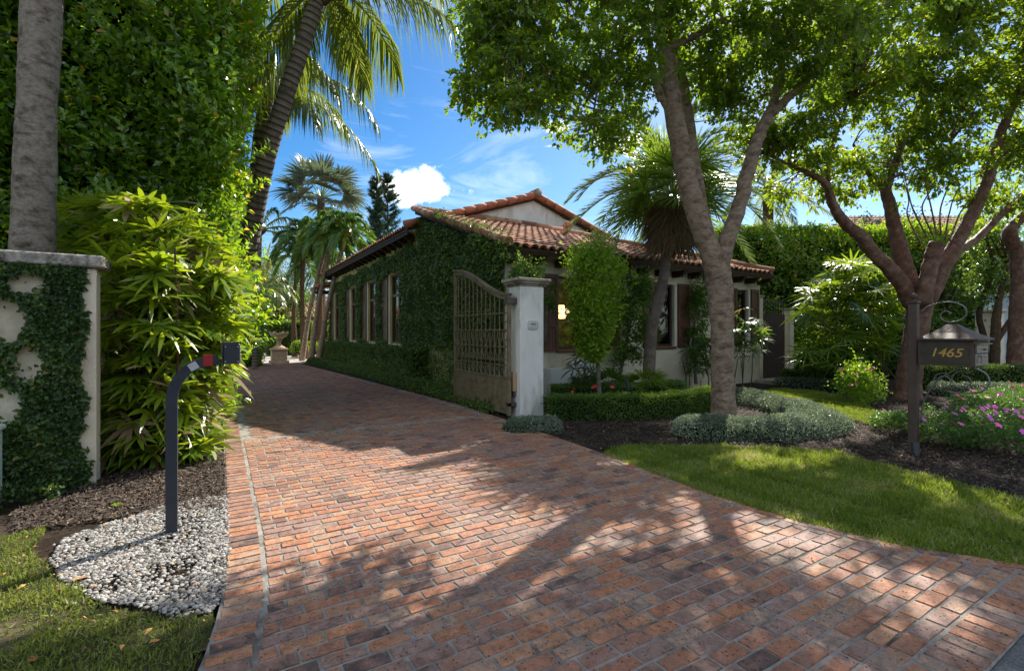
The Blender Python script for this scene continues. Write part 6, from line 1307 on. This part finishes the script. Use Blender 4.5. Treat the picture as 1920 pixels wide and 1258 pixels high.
limbs1 = [([(1357, 796, 8.1), (1356, 770, 8.15), (1355, 700, 8.17), (1354, 620, 8.17), (1350, 540, 8.17), (1340, 480, 8.15)], [66, 55, 50, 50, 56, 58]),
 ([(1346, 520, 8.15), (1330, 470, 8.1), (1305, 400, 8.0), (1285, 320, 7.9), (1265, 220, 7.8), (1250, 120, 7.7), (1241, 20, 7.6), (1236, -90, 7.5)], [50, 46, 44, 42, 40, 36, 32, 24]),
 ([(1344, 500, 8.2), (1322, 420, 8.25), (1305, 330, 8.3), (1292, 230, 8.3), (1278, 140, 8.3), (1262, 60, 8.3), (1262, -60, 8.3)], [30, 28, 26, 24, 22, 18, 12]),
 ([(1352, 500, 8.15), (1362, 455, 8.1), (1385, 390, 8.05), (1402, 325, 8.0), (1425, 250, 7.95), (1452, 200, 7.9)], [38, 36, 32, 32, 28, 26]),
 ([(1448, 215, 7.9), (1452, 180, 7.9), (1462, 145, 7.9), (1470, 60, 7.8)], [24, 22, 20, 10]), ([(1448, 212, 7.9), (1480, 182, 7.8), (1510, 150, 7.7), (1560, 80, 7.4)], [22, 20, 16, 10]),
 ([(1262, 220, 7.8), (1240, 180, 7.75), (1222, 120, 7.7), (1214, 40, 7.6)], [18, 16, 14, 8]), ([(1238, 190, 7.75), (1216, 130, 7.7), (1190, 120, 7.5), (1130, 90, 7.2)], [12, 10, 8, 5]),
 ([(1252, 90, 7.6), (1300, 70, 7.5), (1360, 38, 7.4), (1400, 44, 7.3), (1450, 46, 7.2), (1490, 20, 7.1)], [16, 15, 14, 13, 11, 8]),
 ([(1275, 110, 8.2), (1330, 112, 8.1), (1375, 110, 8.0), (1420, 80, 7.9)], [12, 11, 9, 6]),
 ([(1240, 40, 7.5), (1150, 0, 7.0), (1050, 0, 6.6), (960, 30, 6.4)], [18, 14, 10, 6]), ([(1240, -20, 7.5), (1250, -140, 6.9), (1270, -300, 6.2)], [20, 14, 8]), ([(1250, 0, 7.5), (1380, -120, 6.8), (1520, -220, 6.0)], [16, 12, 6]), ([(1125, 160, 7.2), (1120, 170, 7.1), (1110, 230, 7.1)], [5, 5, 4])]
cl1 = [(930, 50, 6.5, .45, 13), (925, 5, 6.4, .3, 5), (945, 105, 6.4, .5, 12), (925, 165, 6.4, .4, 8), (985, 185, 6.5, .34, 6), (960, 205, 6.4, .25, 4), (890, 150, 6.4, .25, 3), (1000, 40, 6.6, .7, 16), (1010, 120, 6.7, .5, 8), (1075, 80, 6.8, .7, 15), (1090, 175, 7.0, .4, 7), (1080, 235, 7.0, .4, 7), (1125, 262, 7.1, .34, 5), (1160, 225, 7.2, .45, 8), (1182, 165, 7.3, .4, 6), (1140, 120, 7.1, .5, 9), (1160, 40, 7.1, .7, 14), (1200, 255, 7.4, .22, 2), (1215, 80, 7.3, .5, 7), (1300, 30, 7.4, .7, 14), (1330, 150, 8.2, .5, 8), (1370, 110, 7.8, .7, 12), (1350, 220, 8.6, .45, 6), (1420, 30, 7.2, .7, 14), (1440, 120, 7.9, .6, 9), (1395, 190, 8.4, .4, 6), (1500, 60, 7.2, .8, 14), (1530, 130, 7.8, .5, 8), (1590, 40, 7., .8, 12), (1310, 90, 7.6, .5, 6),
 (1060, -90, 6.2, .7, 12), (1150, -100, 6.6, 1.0, 18), (1300, -100, 7., 1.1, 18), (1450, -110, 6.7, 1.1, 20), (1250, -260, 6.2, 1.3, 24), (1420, -300, 6.0, 1.3, 22), (1580, -200, 6.0, 1.2, 20), (1180, -260, 5.9, .9, 12), (1650, -60, 6.3, 1.0, 14)]
shade_tree('forked_tree', 'tall smooth grey-barked tree with a low fork beside the gate pillar', b1, limbs1, cl1, L_tree, M_trunk, .098, lpc=78, cr=.38, rough=.03)
b2 = W(1700, 760, 10.9); b2[2] = 0
limbs2 = [([(1702, 770, 10.8), (1702, 735, 10.9), (1708, 690, 10.9), (1716, 640, 10.9), (1722, 590, 10.9), (1728, 550, 10.9)], [104, 76, 68, 66, 70, 82]),
 ([(1708, 570, 10.9), (1692, 535, 10.8), (1665, 500, 10.7), (1640, 478, 10.6), (1610, 440, 10.5), (1585, 420, 10.4), (1562, 385, 10.3), (1548, 345, 10.2), (1510, 322, 10.1), (1440, 290, 10.)], [52, 48, 42, 38, 36, 33, 28, 22, 14, 8]),
 ([(1554, 370, 10.25), (1552, 320, 10.2), (1565, 260, 10.1), (1590, 190, 10.)], [20, 17, 13, 7]),
 ([(1716, 560, 11.), (1690, 480, 11.05), (1672, 400, 11.1), (1655, 345, 11.1), (1630, 325, 11.1), (1600, 270, 11.)], [46, 46, 38, 30, 16, 8]), ([(1660, 365, 11.1), (1672, 325, 11.), (1695, 262, 10.9), (1735, 165, 10.7), (1770, 60, 10.4)], [24, 22, 20, 15, 8]),
 ([(1738, 565, 10.8), (1775, 490, 10.7), (1808, 430, 10.6), (1845, 355, 10.5), (1878, 245, 10.3), (1912, 165, 10.1), (1945, 60, 9.9)], [50, 46, 42, 38, 32, 28, 20]),
 ([(1760, 520, 10.8), (1800, 470, 11.), (1835, 445, 11.1), (1875, 405, 11.2), (1930, 355, 11.2), (2010, 290, 11.1)], [32, 28, 26, 24, 22, 14]),
 ([(1728, 570, 10.7), (1742, 510, 10.6), (1752, 475, 10.55), (1757, 455, 10.5)], [54, 46, 50, 40])]
for a, b, c in ((1725, 455, 1690), (1738, 445, 1700), (1748, 440, 1722), (1756, 440, 1748), (1764, 442, 1775), (1772, 450, 1800), (1780, 452, 1830)):
    limbs2.append(([(a, b, 10.5), ((a+c)/2-6, b-50, 10.45), (c-4+rng.normal()*10, b-80-30*rng.random(), 10.4), (c+rng.normal()*22, b-130-50*rng.random(), 10.3)], [6, 5, 3.5, 2]))
cl2 = [(1405, 265, 10.2, .5, 7), (1475, 345, 10.6, .35, 4), (1545, 350, 10.8, .3, 3), (1480, 250, 10, .5, 8), (1450, 300, 10, .4, 6), (1530, 300, 10.1, .5, 8), (1500, 210, 9.8, .5, 7), (1560, 230, 10, .6, 9), (1600, 170, 9.9, .8, 12), (1590, 300, 10.4, .45, 6), (1640, 240, 10.8, .7, 10), (1650, 330, 11.2, .4, 5), (1680, 150, 10.4, .9, 13), (1710, 260, 10.8, .6, 9), (1760, 200, 10.4, .8, 12), (1760, 330, 10.6, .5, 7), (1800, 280, 10.4, .6, 9), (1830, 180, 10.1, .8, 12), (1880, 290, 10.6, .6, 9), (1900, 130, 9.9, .9, 12), (1930, 230, 10.2, .8, 12), (1900, 380, 11.3, .4, 5), (1820, 370, 10.8, .35, 5), (1560, 130, 9.6, .7, 9), (1640, 80, 9.6, .9, 13), (1740, 80, 9.8, 1.0, 14), (1840, 70, 9.6, 1.0, 14), (1930, 30, 9.4, 1., 12), (1440, 235, 10.2, .4, 5), (1600, 365, 10.8, .25, 3),
 (1600, -20, 9.4, 1.1, 16), (1740, -40, 9.5, 1.3, 20), (1880, -60, 9.2, 1.3, 20), (1680, -200, 9, 1.4, 20), (1850, -220, 9, 1.4, 20), (2030, 120, 9.6, 1.4, 20), (2050, -60, 9.2, 1.4, 18), (2060, 300, 10.6, 1.1, 14)]
shade_tree('red_barked_tree', 'spreading tree with peeling reddish bark and many limbs behind the mailbox', b2, limbs2, cl2, L_tree2, M_gumbo, .118, lpc=74, cr=.48, wk=.72, nk=1.75, rough=.07)
b3 = W(1908, 640, 12.6); b3[2] = 0
limbs3 = [([(1906, 740, 12.6), (1905, 690, 12.6), (1908, 600, 12.6), (1909, 520, 12.6), (1905, 470, 12.6), (1893, 440, 12.5), (1903, 420, 12.5), (1935, 390, 12.4), (1980, 350, 12.3)], [50, 44, 38, 36, 34, 36, 30, 28, 24])]
shade_tree('edge_tree', 'crooked reddish trunk with a sunlit rim at the right edge of the photo', b3, limbs3, [(1980, 300, 12.2, 1., 10), (2060, 350, 12.3, 1.2, 14), (1960, 230, 12., .9, 8)], L_tree2, M_gumbo, .1, lpc=46, cr=.5, rough=.05)
for px, lb, lm in ((1845, 'thin dark-trunked tree, left one of the two before the pale house', [([(1850, 720, 15.), (1846, 640, 15.), (1836, 590, 15.), (1850, 540, 14.9), (1862, 500, 14.8), (1850, 450, 14.8)], [18, 16, 15, 13, 10, 6])]),
                   (1872, 'dark forked tree, right one of the two before the pale house', [([(1864, 730, 14.6), (1866, 650, 14.6), (1868, 600, 14.6), (1874, 560, 14.6), (1890, 500, 14.5)], [26, 24, 22, 16, 8]), ([(1868, 640, 14.6), (1885, 615, 14.6), (1905, 585, 14.6), (1925, 560, 14.6)], [16, 15, 13, 9])])):
    b_ = W(px, 640, 15.); b_[2] = 0
    shade_tree('dark_leafed_tree', lb, b_, lm, [(px-10, 500, 14.8, .6, 9), (px+15, 460, 14.8, .7, 10), (px+20, 540, 14.8, .5, 6), (px-5, 430, 14.8, .6, 8), (px-25, 555, 14.8, .3, 4)], L_hedge, M_fiber, .11, lpc=46, cr=.4)
P, Nn, wv = shell((-30, -14, 0), (34, -12.5, 6.2), 26, 'YZ', .8, .7, .8); n = len(P); g = Geo(); g.leaves(P, unit(Nn+rnd(n)), unit(Nn+rnd(n)), .35, .25, clipv(.5+.3*wv)); g.box(-30, 34, -14, -13.2, 0, 5.4)
tag(g.build('street_greenery', L_hedge, loc=(2, -13, 0)), 'mass of greenery across the street mirrored in the window panes', 'greenery', kind='stuff')
for i, (x, y, hh_, wd_) in enumerate([(-5.5, 17, 7.5, 3), (-5, 22, 7, 3), (-5.5, 28, 8, 3.2), (-5, 35, 8, 3.5)]):
    cen = np.array([[x+rng.normal()*wd_*.4, y+rng.normal()*wd_*.5, hh_*(.2+.7*rng.random())] for _ in range(30)]); blob_tree('background_tree', ['leafy tree just behind the tall dark hedge', 'leafy tree further up the left side of the drive', 'leafy tree left of the courtyard palms', 'farthest leafy tree on the left side beyond the courtyard'][i], (x, y, 0), hh_, cen, L_hedge, .15, 420, spread=wd_*.24, tr=.16, group='trees along the left side of the drive')
# background green filling the gaps to the right
for i, (px, d, wd_, hh_, lf, lb) in enumerate([(1500, 30, 3.5, 7.2, L_hedge, 'leafy tree rising behind the tall right hedge'), (1690, 21, 2.4, 6.6, L_fir, 'feathery dark evergreen behind the red-barked tree'), (1760, 17.5, 1.8, 4.6, L_hedge, 'dense green shrub tree right of the red-barked trunk'), (2000, 21, 4, 9, L_hedge, 'tall leafy tree behind the neighbouring house corner'), (1160, 32, 3, 7.8, L_tree, 'small leafy tree top peeking over the tiled roof'), (-60, 14, 3, 9, L_clusia, 'dark leafy tree at the left edge behind the palm trunk')]):
    b_ = W(px, 622, d); cen = np.array([[b_[0]+rng.normal()*wd_*.42, b_[1]+rng.normal()*wd_*.42, hh_*(.3+.66*rng.random())] for _ in range(30)]); blob_tree('background_tree', lb, b_, hh_, cen, lf, .13, 430, spread=wd_*.24, tr=.16, group='trees beyond the garden')
